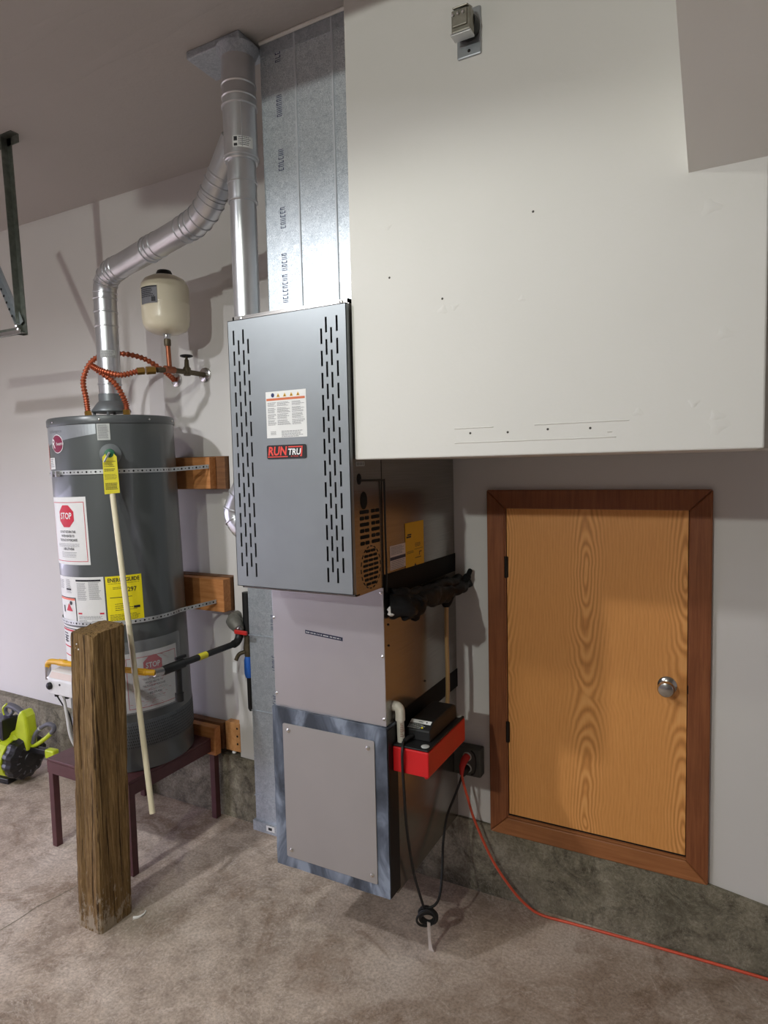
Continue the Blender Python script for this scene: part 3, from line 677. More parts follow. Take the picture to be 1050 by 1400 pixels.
mk('air_screen', MB().lathe((0, 0, .105), (0, 0, 1), [(HR, 0), (HR+.0012, .002), (HR+.0012, .122), (HR, .124)], 72), 'mesh_screen', wh, smooth=True)
ns = MB()
for k in range(100):
    a = R(-130+k*1.9)
    for j in range(8):
        aa = a+(R(.95) if j % 2 else 0); z = .115+j*.0135; da = R(.42)
        ns.add([((HR+.0020)*math.cos(aa+s*da), (HR+.0020)*math.sin(aa+s*da), z+t*.0038) for s, t in ((-1, 0), (0, -1), (1, 0), (0, 1))], [(0, 1, 2, 3)])
o = mk('screen_holes', ns, 'void', wh); o['kind'] = 'stuff'
hm = lambda u, v, d: ((HR+d)*math.cos(u/HR), (HR+d)*math.sin(u/HR), L(v))     # u = arc length, v = height above floor
T = lambda deg: R(deg)*HR
def sheet(name, t0, t1, z0, z1, mat, d=.0012, parent=wh, **kw): return mk(name, rect(MB(), hm, T(t0), T(t1), z0, z1, d, max(2, int((t1-t0)/3))), mat, parent, **kw)
# brand plate and emblem
mb = MB(); n = 24; P = []; F = []
for k in range(n+1):
    t = -128+74*k/n; lo = 1.892+(1.937-1.892)*k/n; P += [hm(T(t), lo, .0012), hm(T(t), 1.979, .0012)]
for k in range(n): F.append((2*k, 2*k+2, 2*k+3, 2*k+1))
bp = mk('brand_plate', mb.add(P, F), 'silver_plate', wh)
tb = MB(); put_text(tb, hm, 'Performance', T(-99), 1.957, .020, 1, 0, 0, .002); mk('lettering', tb, 'ink_grey', bp)
mb = MB(); cdisc(mb, hm, T(-95.8), 1.903, .042, .040, .0022, 28); em = mk('emblem', mb, 'ink_white', wh)
mb = MB(); cdisc(mb, hm, T(-95.8), 1.903, .0395, .0375, .0030, 28); mk('emblem_face', mb, 'emblem_red', em)
tb = MB(); put_text(tb, hm, 'R', T(-101.5), 1.902, .058, .8, 0, .1, .0040); put_text(tb, hm, 'heem', T(-92), 1.903, .021, 1.0, 0, .1, .0040); mk('lettering', tb, 'ink_white', em)
lb = sheet('orange_sticker', -138, -119.5, 1.795, 1.910, 'orange_sticker'); ink = MB(); lines(ink, hm, T(-128), T(-121), 1.9, 1.80, .012, .006, .002, .1); mk('fine_print', ink, 'ink_red', lb)
lb = sheet('small_sticker', -117.5, -103, 1.795, 1.845, 'paper'); ink = MB(); lines(ink, hm, T(-115), T(-105), 1.84, 1.80, .008, .003, .002); mk('fine_print', ink, 'ink_grey', lb)
lb = sheet('data_sticker', -53, -42, 1.909, 1.979, 'cap_grey'); ink = MB(); lines(ink, hm, T(-52), T(-43), 1.974, 1.914, .0055, .0022, .002, .2); mk('fine_print', ink, 'ink_grey', lb)
def octagon(mb, fn, u, v, r, d): return cdisc(mb, fn, u, v, r, r, d, 8, PI/8)
def frame_lines(mb, fn, u0, u1, v0, v1, w, d, n=14):
    rect(mb, fn, u0, u1, v0, v0+w, d, n); rect(mb, fn, u0, u1, v1-w, v1, d, n); rect(mb, fn, u0, u0+w, v0, v1, d); rect(mb, fn, u1-w, u1, v0, v1, d); return mb
def stop_sheet(name, t0, t1, z0, z1, tc, zs, r, d0, label):
    lb = sheet(name, t0, t1, z0, z1, 'paper', d0, label=label)
    m = frame_lines(MB(), hm, T(t0)+.010, T(t1)-.010, z0+.014, z1-.022, .0025, d0+.0008); mk('border', m, 'ink_red', lb)
    mk('stop_sign', octagon(MB(), hm, T(tc), zs, r, d0+.0008), 'ink_red', lb)
    tb = MB(); put_text(tb, hm, 'STOP', T(tc), zs, .038*r/.05, .78, .015, 0, d0+.0018); mk('lettering', tb, 'ink_white', lb)
    s = r/.05; tb = MB()
    for i, tx in enumerate(('DO NOT RETURN THIS', 'WATER HEATER TO', 'THE PLACE OF PURCHASE')): put_text(tb, hm, tx, T(tc), zs-.066*s-i*.0175*s, .0145*s, .66, .012, 0, d0+.0016)
    put_text(tb, hm, '1-800-279-4566', T(tc), zs-.138*s, .0155*s, .72, .015, 0, d0+.0016); mk('lettering', tb, 'ink', lb)
    ink = MB(); lines(ink, hm, T(tc)-.075*s, T(tc)+.075*s, zs-.116*s, zs-.128*s, .0055, .0014, d0+.0014, .1); lines(ink, hm, T(tc)-.05*s, T(tc)+.05*s, zs-.152*s, zs-.172*s, .0065, .0016, d0+.0014, .1); mk('fine_print', ink, 'ink_grey', lb)
    return lb
stop_sheet('stop_notice', -119, -68, 1.376, 1.672, -92, 1.589, .052, .0012, 'white notice with red STOP octagon')
# specification sheet
lb = sheet('spec_sheet', -118, -57.5, 1.108, 1.322, 'paper', label='white specification and warning sheet')
ink = MB()
for a, b, z1, z0 in ((-85, -74, 1.296, 1.218), (-72, -60, 1.299, 1.222), (-85, -60, 1.150, 1.138), (-85, -74, 1.132, 1.118), (-71, -60, 1.130, 1.118), (-116, -104, 1.305, 1.265), (-101, -93, 1.31, 1.25)): lines(ink, hm, T(a), T(b), z1, z0, .0052, .0018, .0020, .25)
mk('fine_print', ink, 'ink_grey', lb)
ink = MB(); rect(ink, hm, T(-86), T(-60), 1.303, 1.311, .0022, 6); rect(ink, hm, T(-101), T(-93), 1.262, 1.270, .0022, 2); rect(ink, hm, T(-117), T(-88), 1.2265, 1.230, .0022, 6); rect(ink, hm, T(-88.6), T(-87.6), 1.112, 1.230, .0022); rect(ink, hm, T(-104), T(-100), 1.112, 1.125, .0022); disc(ink, hm, T(-95), 1.205, .010, .009, .0026); rect(ink, hm, T(-110), T(-107), 1.16, 1.19, .0022)
mk('print_bars', ink, 'ink', lb)
ink = MB(); rect(ink, hm, T(-117), T(-89), 1.217, 1.226, .0022, 6); mk('orange_bar', ink, 'orange_sticker', lb)
ink = MB(); cpoly(ink, hm, [(T(-104), 1.168), (T(-93), 1.168), (T(-98.5), 1.203)], .0022, 6); rect(ink, hm, T(-85.5), T(-81), 1.158, 1.165, .0022); rect(ink, hm, T(-63), T(-59), 1.158, 1.165, .0022); mk('red_mark', ink, 'ink_red', lb)
lb = sheet('warning_sheet', -120, -84, .905, 1.098, 'paper'); ink = MB(); rect(ink, hm, T(-118), T(-85), 1.075, 1.083, .002, 6); rect(ink, hm, T(-118), T(-85), 1.0, 1.006, .002, 6); rect(ink, hm, T(-118), T(-85), .96, .965, .002, 6); mk('red_bars', ink, 'ink_red', lb)
ink = MB(); rect(ink, hm, T(-118), T(-85), 1.086, 1.09, .002, 6); lines(ink, hm, T(-116), T(-104), 1.065, 1.02, .012, .006, .002); rect(ink, hm, T(-112), T(-109), 1.02, 1.05, .0022); mk('print_bars', ink, 'ink', lb)
# yellow energy guide
lb = sheet('energy_guide', -56, -24.5, 1.121, 1.321, 'label_yellow', label='yellow ENERGYGUIDE label'); tb = MB(); put_text(tb, hm, 'ENERGYGUIDE', T(-40.3), 1.303, .0245, .80, .02, 0, .002); put_text(tb, hm, '$297', T(-35), 1.258, .028, .9, .01, 0, .002); mk('lettering', tb, 'ink', lb)
ink = MB(); rect(ink, hm, T(-53), T(-34), 1.226, 1.2285, .002, 5); rect(ink, hm, T(-33), T(-27.5), 1.174, 1.184, .002, 2); lines(ink, hm, T(-54), T(-27), 1.289, 1.286, .005, .0012, .002, 0); lines(ink, hm, T(-49), T(-30), 1.199, 1.172, .009, .002, .002, .4); lines(ink, hm, T(-54), T(-27), 1.152, 1.126, .006, .0018, .002, .2); lines(ink, hm, T(-50), T(-36), 1.272, 1.262, .006, .0016, .002, .2); mk('fine_print', ink, 'ink', lb)
# lower document pouch
lb = stop_sheet('pouch_notice', -46, 7, .706, .972, -20, .906, .0455, .004, 'white notice with faded red STOP octagon in clear pouch')
mk('pouch_film', rect(MB(), hm, T(-48), T(12), .70, 1.025, .0075, 24), 'plastic_film', wh, label='clear plastic pouch')
ink = MB()
for k in range(70): 
    u = random.gauss(T(-20), .05); v = random.uniform(.72, .95); u = min(max(u, T(-43)), T(4)); a = random.uniform(-.5, .5); l_ = random.uniform(.008, .02)
    poly(ink, hm, [(u, v), (u+l_*math.cos(a), v+l_*math.sin(a)), (u+l_*math.cos(a), v+l_*math.sin(a)+.0012), (u, v+.0014)], .0057)
mk('bled_ink', ink, 'ink_red', lb)
# temperature and pressure valve with tag and discharge pipe
dT = Vector((math.cos(R(-43)), math.sin(R(-43)), 0)); sT = Vector((-dT.y, dT.x, 0)); pT = dT*HR+Vector((0, 0, L(1.848)))
tv = mk('relief_valve', MB().lathe(pT, dT, [(.045, 0), (.044, .003), (.020, .006), (.018, .010), (.018, .045), (.012, .05)], 24), 'hood_grey', wh, smooth=True, label='relief valve with green cap')
mk('valve_cap', MB().lathe(pT+dT*.045, dT, [(.021, 0), (.022, .006), (.020, .014), (.008, .017)], 20), 'green_knob', tv, smooth=True)
mk('valve_lever', MB().tube([pT+dT*.066+Vector((0, 0, .006)), pT+dT*.075-sT*.012-Vector((0, 0, .016)), pT+dT*.075-sT*.022-Vector((0, 0, .034))], .0045, 8), 'zinc', tv, smooth=True)
tg = lambda u, v, d: tuple(pT+dT*(.060+d)+sT*u+Vector((0, 0, v-.003*abs(u))))
tq = mk('valve_tag', MB().prism([(-.031, -.168), (.029, -.165), (.027, -.012), (.012, .006), (-.012, .006), (-.029, -.012)], tg, -.001, 0), 'tag_yellow', wh, label='yellow hanging tag')
ink = MB(); lines(ink, tg, -.025, .022, -.03, -.055, .007, .002, .0006, .4); lines(ink, tg, -.025, .022, -.062, -.075, .007, .003, .0006, .3); lines(ink, tg, -.025, .022, -.086, -.11, .006, .0016, .0006, .2); lines(ink, tg, -.025, .022, -.122, -.150, .006, .003, .0006, .1); mk('fine_print', ink, 'old_brass', tq)
def loc_h(p):   # world point into the heater's own (tilted) frame
    return Matrix.Translation(HB).__matmul__(wh.rotation_euler.to_matrix().to_4x4()).inverted() @ Vector(p)
dp0 = pT+dT*.028
dpipe = [tuple(dp0-Vector((0, 0, .012))), tuple(dp0-Vector((0, 0, .04))), tuple(loc_h((-2.318, 1.890, 1.70))), tuple(loc_h((-2.036, 1.772, .40)))]
mk('discharge_pipe', MB().tube(dpipe, .0115, 16), 'cpvc', wh, smooth=True, label='long cream plastic discharge pipe')
# gas control
W2 = lambda p: tuple(loc_h(p))
gx0, gx1 = -2.660, -2.485
mb = MB(); prof = [(1.775, .800), (1.775, .868), (1.795, .900), (1.872, .908), (1.872, .800)]
mb.prism(prof, lambda u, v, d: W2((d, u, v)), gx0, gx1); gc = mk('gas_control', mb, 'white_plastic', wh, bevel=.006, label='white gas control box with black knob')
kd = Vector((0, -1, 0)); mk('control_knob', MB().lathe(W2((-2.640, 1.776, .838)), kd, [(.016, 0), (.016, .010), (.012, .014), (.005, .016)], 20), 'black', gc, smooth=True)
mk('control_label', rect(MB(), lambda u, v, d: W2((u, 1.7755+.02*v-d, .868+.032*v+d*.6)), gx0+.012, gx1-.01, .15, .85, .002), 'paper_pink', gc)
mk('control_port', MB().lathe(W2((-2.575, 1.776, .850)), kd, [(.005, 0), (.005, .003)], 10), 'black', gc, smooth=True)
for x in (-2.635, -2.565): mk('bottom_port', MB().lathe(W2((x, 1.80, .802)), (0, 0, -1), [(.010, 0), (.010, .018), (.006, .020)], 12), 'black', gc, smooth=True)
mk('side_inlet', MB().tube([W2((-2.690, 1.80, .862)), W2((-2.655, 1.80, .862))], .012, 12), 'zinc', gc, smooth=True)
mk('pilot_tube', MB().tube([W2(p) for p in spline([(-2.635, 1.80, .785), (-2.61, 1.81, .74), (-2.585, 1.82, .70), (-2.58, 1.835, .60), (-2.57, 1.86, .52)], 5)], .003, 8), 'black', gc, smooth=True)
mk('pilot_tube', MB().tube([W2(p) for p in spline([(-2.59, 1.80, .79), (-2.588, 1.81, .70), (-2.585, 1.82, .60), (-2.58, 1.85, .52)], 5)], .007, 10), 'white_plastic', gc, smooth=True)

# stand
st = thing('heater_stand', 'maroon steel stand with four square legs under the water heater', 'stand', (-2.56, 2.15, 0))
mb = MB().box(-2.838, -2.285, 1.868, 2.428, .418, .431); mk('top_plate', mb, 'maroon', st, bevel=.002)
for q in ((-2.838, -2.285, 1.868, 1.874), (-2.838, -2.285, 2.422, 2.428), (-2.838, -2.832, 1.874, 2.422), (-2.291, -2.285, 1.874, 2.422)): mk('apron', MB().box(*q, .362, .4175), 'maroon', st)
for x, y in ((-2.836, 1.870), (-2.319, 1.870), (-2.836, 2.394), (-2.319, 2.394)): mk('leg', MB().box(x, x+.032, y, y+.032, 0, .417), 'maroon', st, bevel=.002)

# steel straps and their blocks
def hc(z): s = .023*(2.0-z); return (-2.55+.635*s, 2.10+.77*s)
def strap(z, th1, end, label, zend, zl):
    c = hc(z); rr = HR+.0035; pts = [Vector((c[0]+rr*math.cos(R(t)), c[1]+rr*math.sin(R(t)), zl+(z-zl)*(t+170)/(th1+170))) for t in [-170+(th1+170)*k/60 for k in range(61)]]
    a = pts[-1]; b = Vector(end); pts += [a+(b-a)*k/10 for k in range(1, 11)]
    o = thing('strap', label, 'strap', tuple(b), 'perforated steel straps around the water heater'); hw = .0095; P = []; F = []
    for p in pts: P += [p-Vector((0, 0, hw)), p+Vector((0, 0, hw))]
    for k in range(len(pts)-1): F.append((2*k, 2*k+2, 2*k+3, 2*k+1))
    bnd = mk('band', MB().add(P, F), 'strap', o); sol = bnd.modifiers.new('thick', 'SOLIDIFY'); sol.thickness = .0016; sol.offset = 1
    hs = MB(); cum = 0; nxt = .01; alt = 0
    for k in range(len(pts)-1):
        d = (pts[k+1]-pts[k]); ln = d.length; d.normalize(); nrm = Vector((d.y, -d.x, 0)).normalized()
        while nxt < cum+ln:
            q = pts[k]+d*(nxt-cum)+nrm*.0026; rh = .0045 if alt % 2 == 0 else .0028
            hs.add([q+d*rh*math.cos(a)+Vector((0, 0, 1))*rh*math.sin(a) for a in [2*PI*i/8 for i in range(8)]], [tuple(range(8))]); nxt += .019; alt += 1
        cum += ln
    h = mk('punched_holes', hs, 'void', o); h['kind'] = 'stuff'
    sd_ = Vector((0, -1, 0)); mk('lag_screw', MB().lathe(b-Vector((.006, 0, 0)), sd_, [(.008, 0), (.008, .003), (.004, .006)], 10), 'screw', o, smooth=True)
    return o
s1 = strap(1.776, 20, (-2.235, 2.386, 1.787), 'perforated steel strap around heater above the STOP notice', 0, 1.770)
bk = MB(); c = hc(1.77); a = R(-105); q = Vector((c[0]+(HR+.008)*math.cos(a), c[1]+(HR+.008)*math.sin(a), 1.768)); tn = Vector((-math.sin(a), math.cos(a), 0))
bk.obox(q, tn, (math.cos(a), math.sin(a), 0), (0, 0, 1), .006, .008, .012); bk.obox(q+tn*.045, tn, (math.cos(a), math.sin(a), 0), (0, 0, 1), .006, .008, .012); bk.tube([q-tn*.01, q+tn*.07], .004, 8)
mk('tension_bolt', bk, 'zinc', s1)
strap(1.117, 18, (-2.222, 2.386, 1.127), 'perforated steel strap around heater below the yellow label', 0, 1.108)
def block(label, boxes, mats, org):
    o = thing('wood_block', label, 'wood block', org, 'wood blocks holding the heater straps')
    for b, m in zip(boxes, mats): mk('board', MB().box(*b), m, o, bevel=.002)
    return o
block('upper wood block on wall holding the upper heater strap', [(-2.56, -2.232, 2.389, 2.433, 1.678, 1.832), (-2.56, -2.176, 2.434, 2.499, 1.675, 1.836)], ['pine', 'pine_dark'], (-2.37, 2.45, 1.675))
block('lower wood block on wall holding the lower heater strap', [(-2.56, -2.176, 2.389, 2.440, 1.075, 1.236), (-2.56, -2.178, 2.441, 2.499, 1.072, 1.240)], ['pine', 'pine_dark'], (-2.37, 2.45, 1.072))
o = thing('lumber_stack', 'short wood boards beside the stand leg above the concrete curb', 'lumber', (-2.35, 2.44, .33))
mk('board', MB().box(-2.95, -2.272, 2.445, 2.488, .347, .482), 'pine_dark', o, bevel=.002); mk('board', MB().box(-2.95, -2.255, 2.372, 2.412, .345, .487), 'pine', o, bevel=.002)
mk('board', MB().box(-2.262, -2.168, 2.456, 2.499, .345, .492), 'pine_end', o, bevel=.002)
for z in (.385, .425, .465): mk('nail_hole', MB().lathe((-2.185, 2.456, z), (0, -1, 0), [(.006, 0), (.005, .001), (0, .0012)], 8), 'void', o)

# ------------------------------------------------------------------ expansion tank and water lines
et = thing('expansion_tank', 'cream expansion tank with black cap standing on a copper pipe', 'tank', (-2.335, 2.255, 2.40))
tc = (-2.335, 2.255)
mk('tank_shell', MB().lathe(tc+(2.405,), (0, 0, 1), [(.02, 0), (.06, .004), (.09, .018), (.103, .04), (.107, .07), (.1085, .13), (.1095, .133), (.1085, .136), (.109, .20), (.104, .225), (.09, .246), (.06, .262), (.03, .268), (0, .27)], 48), 'cream', et, smooth=True)
mk('black_cap', MB().lathe(tc+(2.672,), (0, 0, 1), [(.036, -.008), (.036, .010), (.030, .022), (.012, .026), (0, .027)], 24), 'black', et, smooth=True)
cm = cylmap(tc, .1095); u0 = R(-112)*.1095; u1 = R(-62)*.1095
lb = mk('tank_label', rect(MB(), cm, u0, u1, 2.525, 2.600, .001, 10), 'ink_grey', et); ink = MB(); rect(ink, cm, u0, u1, 2.595, 2.601, .0016, 8); rect(ink, cm, u1-.028, u1-.008, 2.531, 2.552, .0016, 2); lines(ink, cm, u0+.004, u1-.006, 2.59, 2.556, .008, .004, .0016, .3); mk('fine_print', ink, 'ink', lb)
mk('neck', MB().lathe(tc+(2.382,), (0, 0, 1), [(.013, 0), (.016, .006), (.016, .02), (.026, .026)], 16), 'zinc', et, smooth=True)
wl = thing('water_supply_line', 'copper water line with tee and round handled shutoff valve at wall flange', 'pipe', (-2.337, 2.49, 2.24))
mk('riser', MB().tube([(-2.335, 2.262, 2.255), (-2.335, 2.256, 2.385)], .0115, 14), 'copper', wl, smooth=True)
mk('riser_fitting', MB().lathe((-2.335, 2.256, 2.352), (0, 0, 1), [(.0145, 0), (.016, .006), (.016, .026), (.0145, .032)], 14), 'old_brass', wl, smooth=True)
mk('branch', MB().tube([(-2.337, 2.498, 2.245), (-2.337, 2.40, 2.246), (-2.337, 2.26, 2.243), (-2.35, 2.20, 2.236)], .0125, 14), 'old_brass', wl, smooth=True)
mk('tee', MB().tube([(-2.337, 2.292, 2.245), (-2.337, 2.235, 2.244)], .0165, 14), 'copper', wl, smooth=True)
mk('wall_flange', MB().lathe((-2.337, 2.4995, 2.245), (0, -1, 0), [(.038, 0), (.036, .006), (.020, .012)], 24), 'nickel', wl, smooth=True)
vb = mk('valve_body', MB().lathe((-2.337, 2.375, 2.228), (0, 0, 1), [(.016, 0), (.019, .01), (.019, .034), (.012, .044), (.010, .075), (.006, .08), (.006, .098)], 14), 'old_brass', wl, smooth=True)
mb = MB(); rg = [Vector((-2.337+.026*math.cos(a), 2.375+.026*math.sin(a), 2.322)) for a in [2*PI*k/20 for k in range(21)]]; mb.tube(rg, .0045, 8, False)
for k in range(3): mb.tube([(-2.337, 2.375, 2.322), tuple(Vector((-2.337+.026*math.cos(k*2.1), 2.375+.026*math.sin(k*2.1), 2.322)))], .0035, 6)
mk('hand_wheel', mb, 'black', vb, smooth=True)
mk('hex_union', MB().tube([(-2.352, 2.19, 2.235), (-2.372, 2.155, 2.230)], .018, 6), 'brass', wl)
mk('hex_union', MB().tube([(-2.376, 2.148, 2.229), (-2.392, 2.12, 2.225)], .0165, 6), 'brass', wl)
mk('wall_flange', MB().lathe((-2.532, 2.4995, 2.235), (0, -1, 0), [(.036, 0), (.034, .006), (.016, .012)], 24), 'nickel', wl, smooth=True)
def flexhose(name, pts, label, loc, group):
    p = spline(pts, 26); rad = [.0115+.0022*(1 if i % 4 < 2 else -1) for i in range(len(p))]
    o = thing(name, label, 'hose', loc, group); mk('corrugated_tube', MB().tube(p, rad, 12), 'copper_flex', o, smooth=True)
    e = p[-1]; d = (p[-1]-p[-4]).normalized(); mk('end_nut', MB().tube([e-d*.004, e+d*.028], .016, 6), 'brass', o)
    return o, p
h1, p1 = flexhose('flexible_connector', [(-2.388, 2.126, 2.2265), (-2.43, 2.06, 2.205), (-2.50, 2.02, 2.225), (-2.535, 2.00, 2.245), (-2.53, 2.01, 2.235), (-2.47, 2.06, 2.17), (-2.455, 2.10, 2.09), (-2.455, 2.105, 2.05)], 'coppery corrugated connector curling down right of the vent pipe', (-2.455, 2.105, 2.02), 'corrugated connectors on heater top')
mk('dielectric_nipple', MB().lathe((-2.455, 2.105, 2.016), (0, 0, 1), [(.012, 0), (.012, .035)], 12), 'zinc', h1, smooth=True)
h2, p2 = flexhose('flexible_connector', [(-2.532, 2.48, 2.235), (-2.535, 2.42, 2.27), (-2.58, 2.32, 2.33), (-2.66, 2.22, 2.345), (-2.72, 2.15, 2.31), (-2.745, 2.11, 2.22), (-2.715, 2.095, 2.12), (-2.70, 2.09, 2.055)], 'coppery corrugated connector arching behind and left of the vent pipe', (-2.70, 2.09, 2.02), 'corrugated connectors on heater top')
mk('dielectric_nipple', MB().lathe((-2.70, 2.09, 2.016), (0, 0, 1), [(.012, 0), (.012, .035)], 12), 'zinc', h2, smooth=True)

# ------------------------------------------------------------------ gas line
gl = thing('gas_line', 'black gas pipe with yellow tape and red valve handle running to heater', 'pipe', (-2.12, 2.42, .93))
gz = .933
mk('black_run', MB().tube([(-2.1, 2.375, gz), (-2.1, 1.99, gz)], .0145, 14), 'black_pipe', gl, smooth=True)
mk('tape_band', MB().tube([(-2.1, 2.175, gz), (-2.1, 2.125, gz)], .0153, 14), 'tag_yellow', gl, smooth=True)
mk('elbow', MB().tube(bez_elbow((-2.1, 2.36, gz), (-2.1, 2.41, gz), (-2.105, 2.41, gz+.06)), .019, 14), 'black_pipe', gl, smooth=True)
vv = mk('valve_body', MB().tube([(-2.155, 2.41, 1.045), (-2.145, 2.41, 1.04), (-2.12, 2.40, 1.025), (-2.09, 2.385, 1.012), (-2.075, 2.375, 1.005)], [.030, .036, .036, .030, .022], 18), 'valve_grey', gl, smooth=True)
mk('valve_drop', MB().tube([(-2.108, 2.41, 1.02), (-2.105, 2.41, gz+.04)], .021, 14), 'valve_grey', gl, smooth=True)
mk('wall_stub', MB().tube([(-2.15, 2.41, 1.045), (-2.15, 2.459, 1.05)], .024, 14), 'valve_grey', gl, smooth=True)
mk('valve_stem', MB().lathe((-2.085, 2.378, 1.008), (.8, -.6, -.1), [(.014, 0), (.014, .014), (.008, .016), (.008, .022)], 12), 'zinc', gl, smooth=True)
mk('valve_handle', MB().obox((-2.045, 2.352, .998), (.9, .1, -.06), (0, 1, 0), (0, 0, 1), .034, .006, .0095), 'red_handle', gl, bevel=.003, label='red valve handle')
mk('tee', MB().tube([(-2.1, 2.035, gz), (-2.1, 1.965, gz)], .0205, 14), 'black_pipe', gl, smooth=True)
mk('bleed_valve', MB().obox((-2.1, 2.02, gz+.030), (0, 1, 0), (1, 0, 0), (0, 0, 1), .030, .006, .006), 'black', gl, bevel=.002)
dl = mk('drip_leg', MB().tube([(-2.1, 2.005, gz), (-2.1, 2.005, .80)], .0145, 14), 'black_pipe', gl, smooth=True)
mk('drip_cap', MB().tube([(-2.1, 2.005, .81), (-2.1, 2.005, .775)], .019, 14), 'black_pipe', dl, smooth=True)
mk('reducer', MB().tube([(-2.1, 1.97, gz), (-2.1, 1.925, gz), (-2.1, 1.915, gz)], [.020, .020, .014], 14), 'black_pipe', gl, smooth=True)
mk('galvanised_nut', MB().tube([(-2.1, 1.918, gz), (-2.107, 1.878, gz+.002)], .0165, 8), 'zinc', gl)
mk('yellow_connector', MB().tube(spline([(-2.106, 1.882, gz+.002), (-2.14, 1.862, gz+.006), (-2.25, 1.835, .944), (-2.5, 1.795, .945), (-2.62, 1.80, .940), (-2.665, 1.80, .936), (-2.683, 1.80, .925), (-2.687, 1.80, .905)], 6), .0125, 14), 'gas_yellow', gl, smooth=True)
mk('flare_nut', MB().tube([(-2.60, 1.7985, .941), (-2.56, 1.797, .943)], .016, 8), 'gas_yellow', gl)
mk('flare_nut', MB().tube([(-2.687, 1.80, .912), (-2.688, 1.80, .855)], .0135, 8), 'zinc', gl)
mk('flare_nut', MB().tube([(-2.135, 1.864, gz+.005), (-2.17, 1.853, gz+.007)], .0155, 8), 'gas_yellow', gl)

cl = thing('drain_riser', 'black pipe with brass valve and blue coupling beside the flat duct strip', 'pipe', (-2.075, 2.43, .6))
cx = -2.070
mk('upper_sleeve', MB().tube([(cx, 2.432, 1.175), (cx, 2.432, .965)], .022, 14), 'black', cl, smooth=True)
mk('brass_valve', MB().tube([(cx, 2.43, .965), (cx, 2.43, .90), (cx, 2.43, .86)], [.016, .024, .018], 14), 'old_brass', cl, smooth=True)
mk('valve_spout', MB().tube(spline([(cx, 2.425, .885), (cx-.03, 2.40, .875), (cx-.045, 2.39, .845)], 4), .010, 10), 'old_brass', cl, smooth=True)
mk('paper_tag', MB().box(cx-.062, cx-.040, 2.384, 2.3855, .785, .835), 'paper', cl)
mk('blue_coupling', MB().tube([(cx, 2.43, .862), (cx, 2.43, .84), (cx, 2.43, .775), (cx, 2.43, .755)], [.017, .023, .023, .017], 14), 'blue', cl, smooth=True)
mk('lower_sleeve', MB().tube([(cx, 2.432, .758), (cx, 2.432, .60), (cx, 2.432, .585)], [.014, .013, .006], 14), 'black', cl, smooth=True)

# ------------------------------------------------------------------ refrigerant lines, drain, pump
ls = thing('refrigerant_lines', 'lumpy black taped refrigerant line bundle on cabinet side', 'pipe', (-.96, 2.1, 1.28))
pth = spline([(-.985, 1.866, 1.312), (-.955, 1.885, 1.308), (-.945, 1.93, 1.298), (-.945, 2.0, 1.303), (-.945, 2.10, 1.303), (-.945, 2.20, 1.293), (-.945, 2.30, 1.287), (-.945, 2.38, 1.290), (-.945, 2.452, 1.292)], 8)
from mathutils import noise as mnoise
def lumpy(mb, amp, sc):
    for i, v in enumerate(mb.v):
        p = Vector(v); mb.v[i] = tuple(p+Vector((mnoise.noise(p*sc), mnoise.noise(p*sc+Vector((7, 3, 1))), mnoise.noise(p*sc+Vector((2, 9, 5)))))*amp)
    return mb
n_ = len(pth)
rad = [.036-.008*k/n_ for k in range(n_)]
mk('insulated_bundle', lumpy(MB().tube(pth, rad, 22), .017, 22), 'foam', ls, smooth=True)
mk('tape_wrap', lumpy(MB().tube([p+Vector((.004, 0, -.004)) for p in pth[10:24]], .0355, 20), .013, 30), 'tape', ls, smooth=True)
pth = spline([(-.985, 1.878, 1.345), (-.962, 1.95, 1.338), (-.955, 2.08, 1.325), (-.952, 2.20, 1.322), (-.952, 2.32, 1.315), (-.952, 2.40, 1.315)], 5)
mk('insulated_line', lumpy(MB().tube(pth, .019, 14), .010, 25), 'foam', ls, smooth=True)
mk('tape_tail', MB().tube(spline([(-.94, 2.40, 1.30), (-.925, 2.42, 1.325), (-.92, 2.435, 1.345), (-.925, 2.445, 1.335)], 4), [.016]*5+[.01]*4+[.006]*4, 8), 'tape', ls, smooth=True)
mk('hanging_flap', MB().tube([(-.945, 1.965, 1.272), (-.944, 1.97, 1.25), (-.944, 1.972, 1.243)], [.022, .016, .006], 8), 'tape', ls, smooth=True)
mk('insulation_foam', MB().lathe((-.972, 1.848, 1.283), (0, 0, 1), [(.005, 0), (.013, .006), (.009, .014), (.014, .022), (.006, .032)], 9), 'caulk', ls, smooth=True)
mk('drip_cuff', MB().tube([(-.945, 2.245, 1.27), (-.945, 2.245, 1.25), (-.945, 2.245, 1.235)], [.030, .022, .012], 12), 'tape', ls, smooth=True)
single('condensate_tube', MB().tube(spline([(-.945, 2.245, 1.24), (-.946, 2.245, 1.10), (-.943, 2.242, .98), (-.945, 2.238, .86), (-.945, 2.20, .84), (-.945, 2.17, .862)], 6), .0082, 12), 'tan_tube', 'thin tan tube dropping from taped lines to the pump', 'tube', (-.945, 2.24, .85), smooth=True)
cpm = thing('condensate_pump', 'red tank condensate pump with black top on the plenum side', 'pump', (-.92, 2.02, .755))
mk('tank', MB().box(-.983, -.853, 1.857, 2.185, .757, .842), 'red', cpm, bevel=.004, label='red plastic tank')
mk('lid', MB().box(-.981, -.855, 1.859, 2.183, .8425, .849), 'black', cpm, bevel=.002)
mb = MB(); hx0, hx1, hy0, hy1 = -.966, -.874, 1.918, 2.160
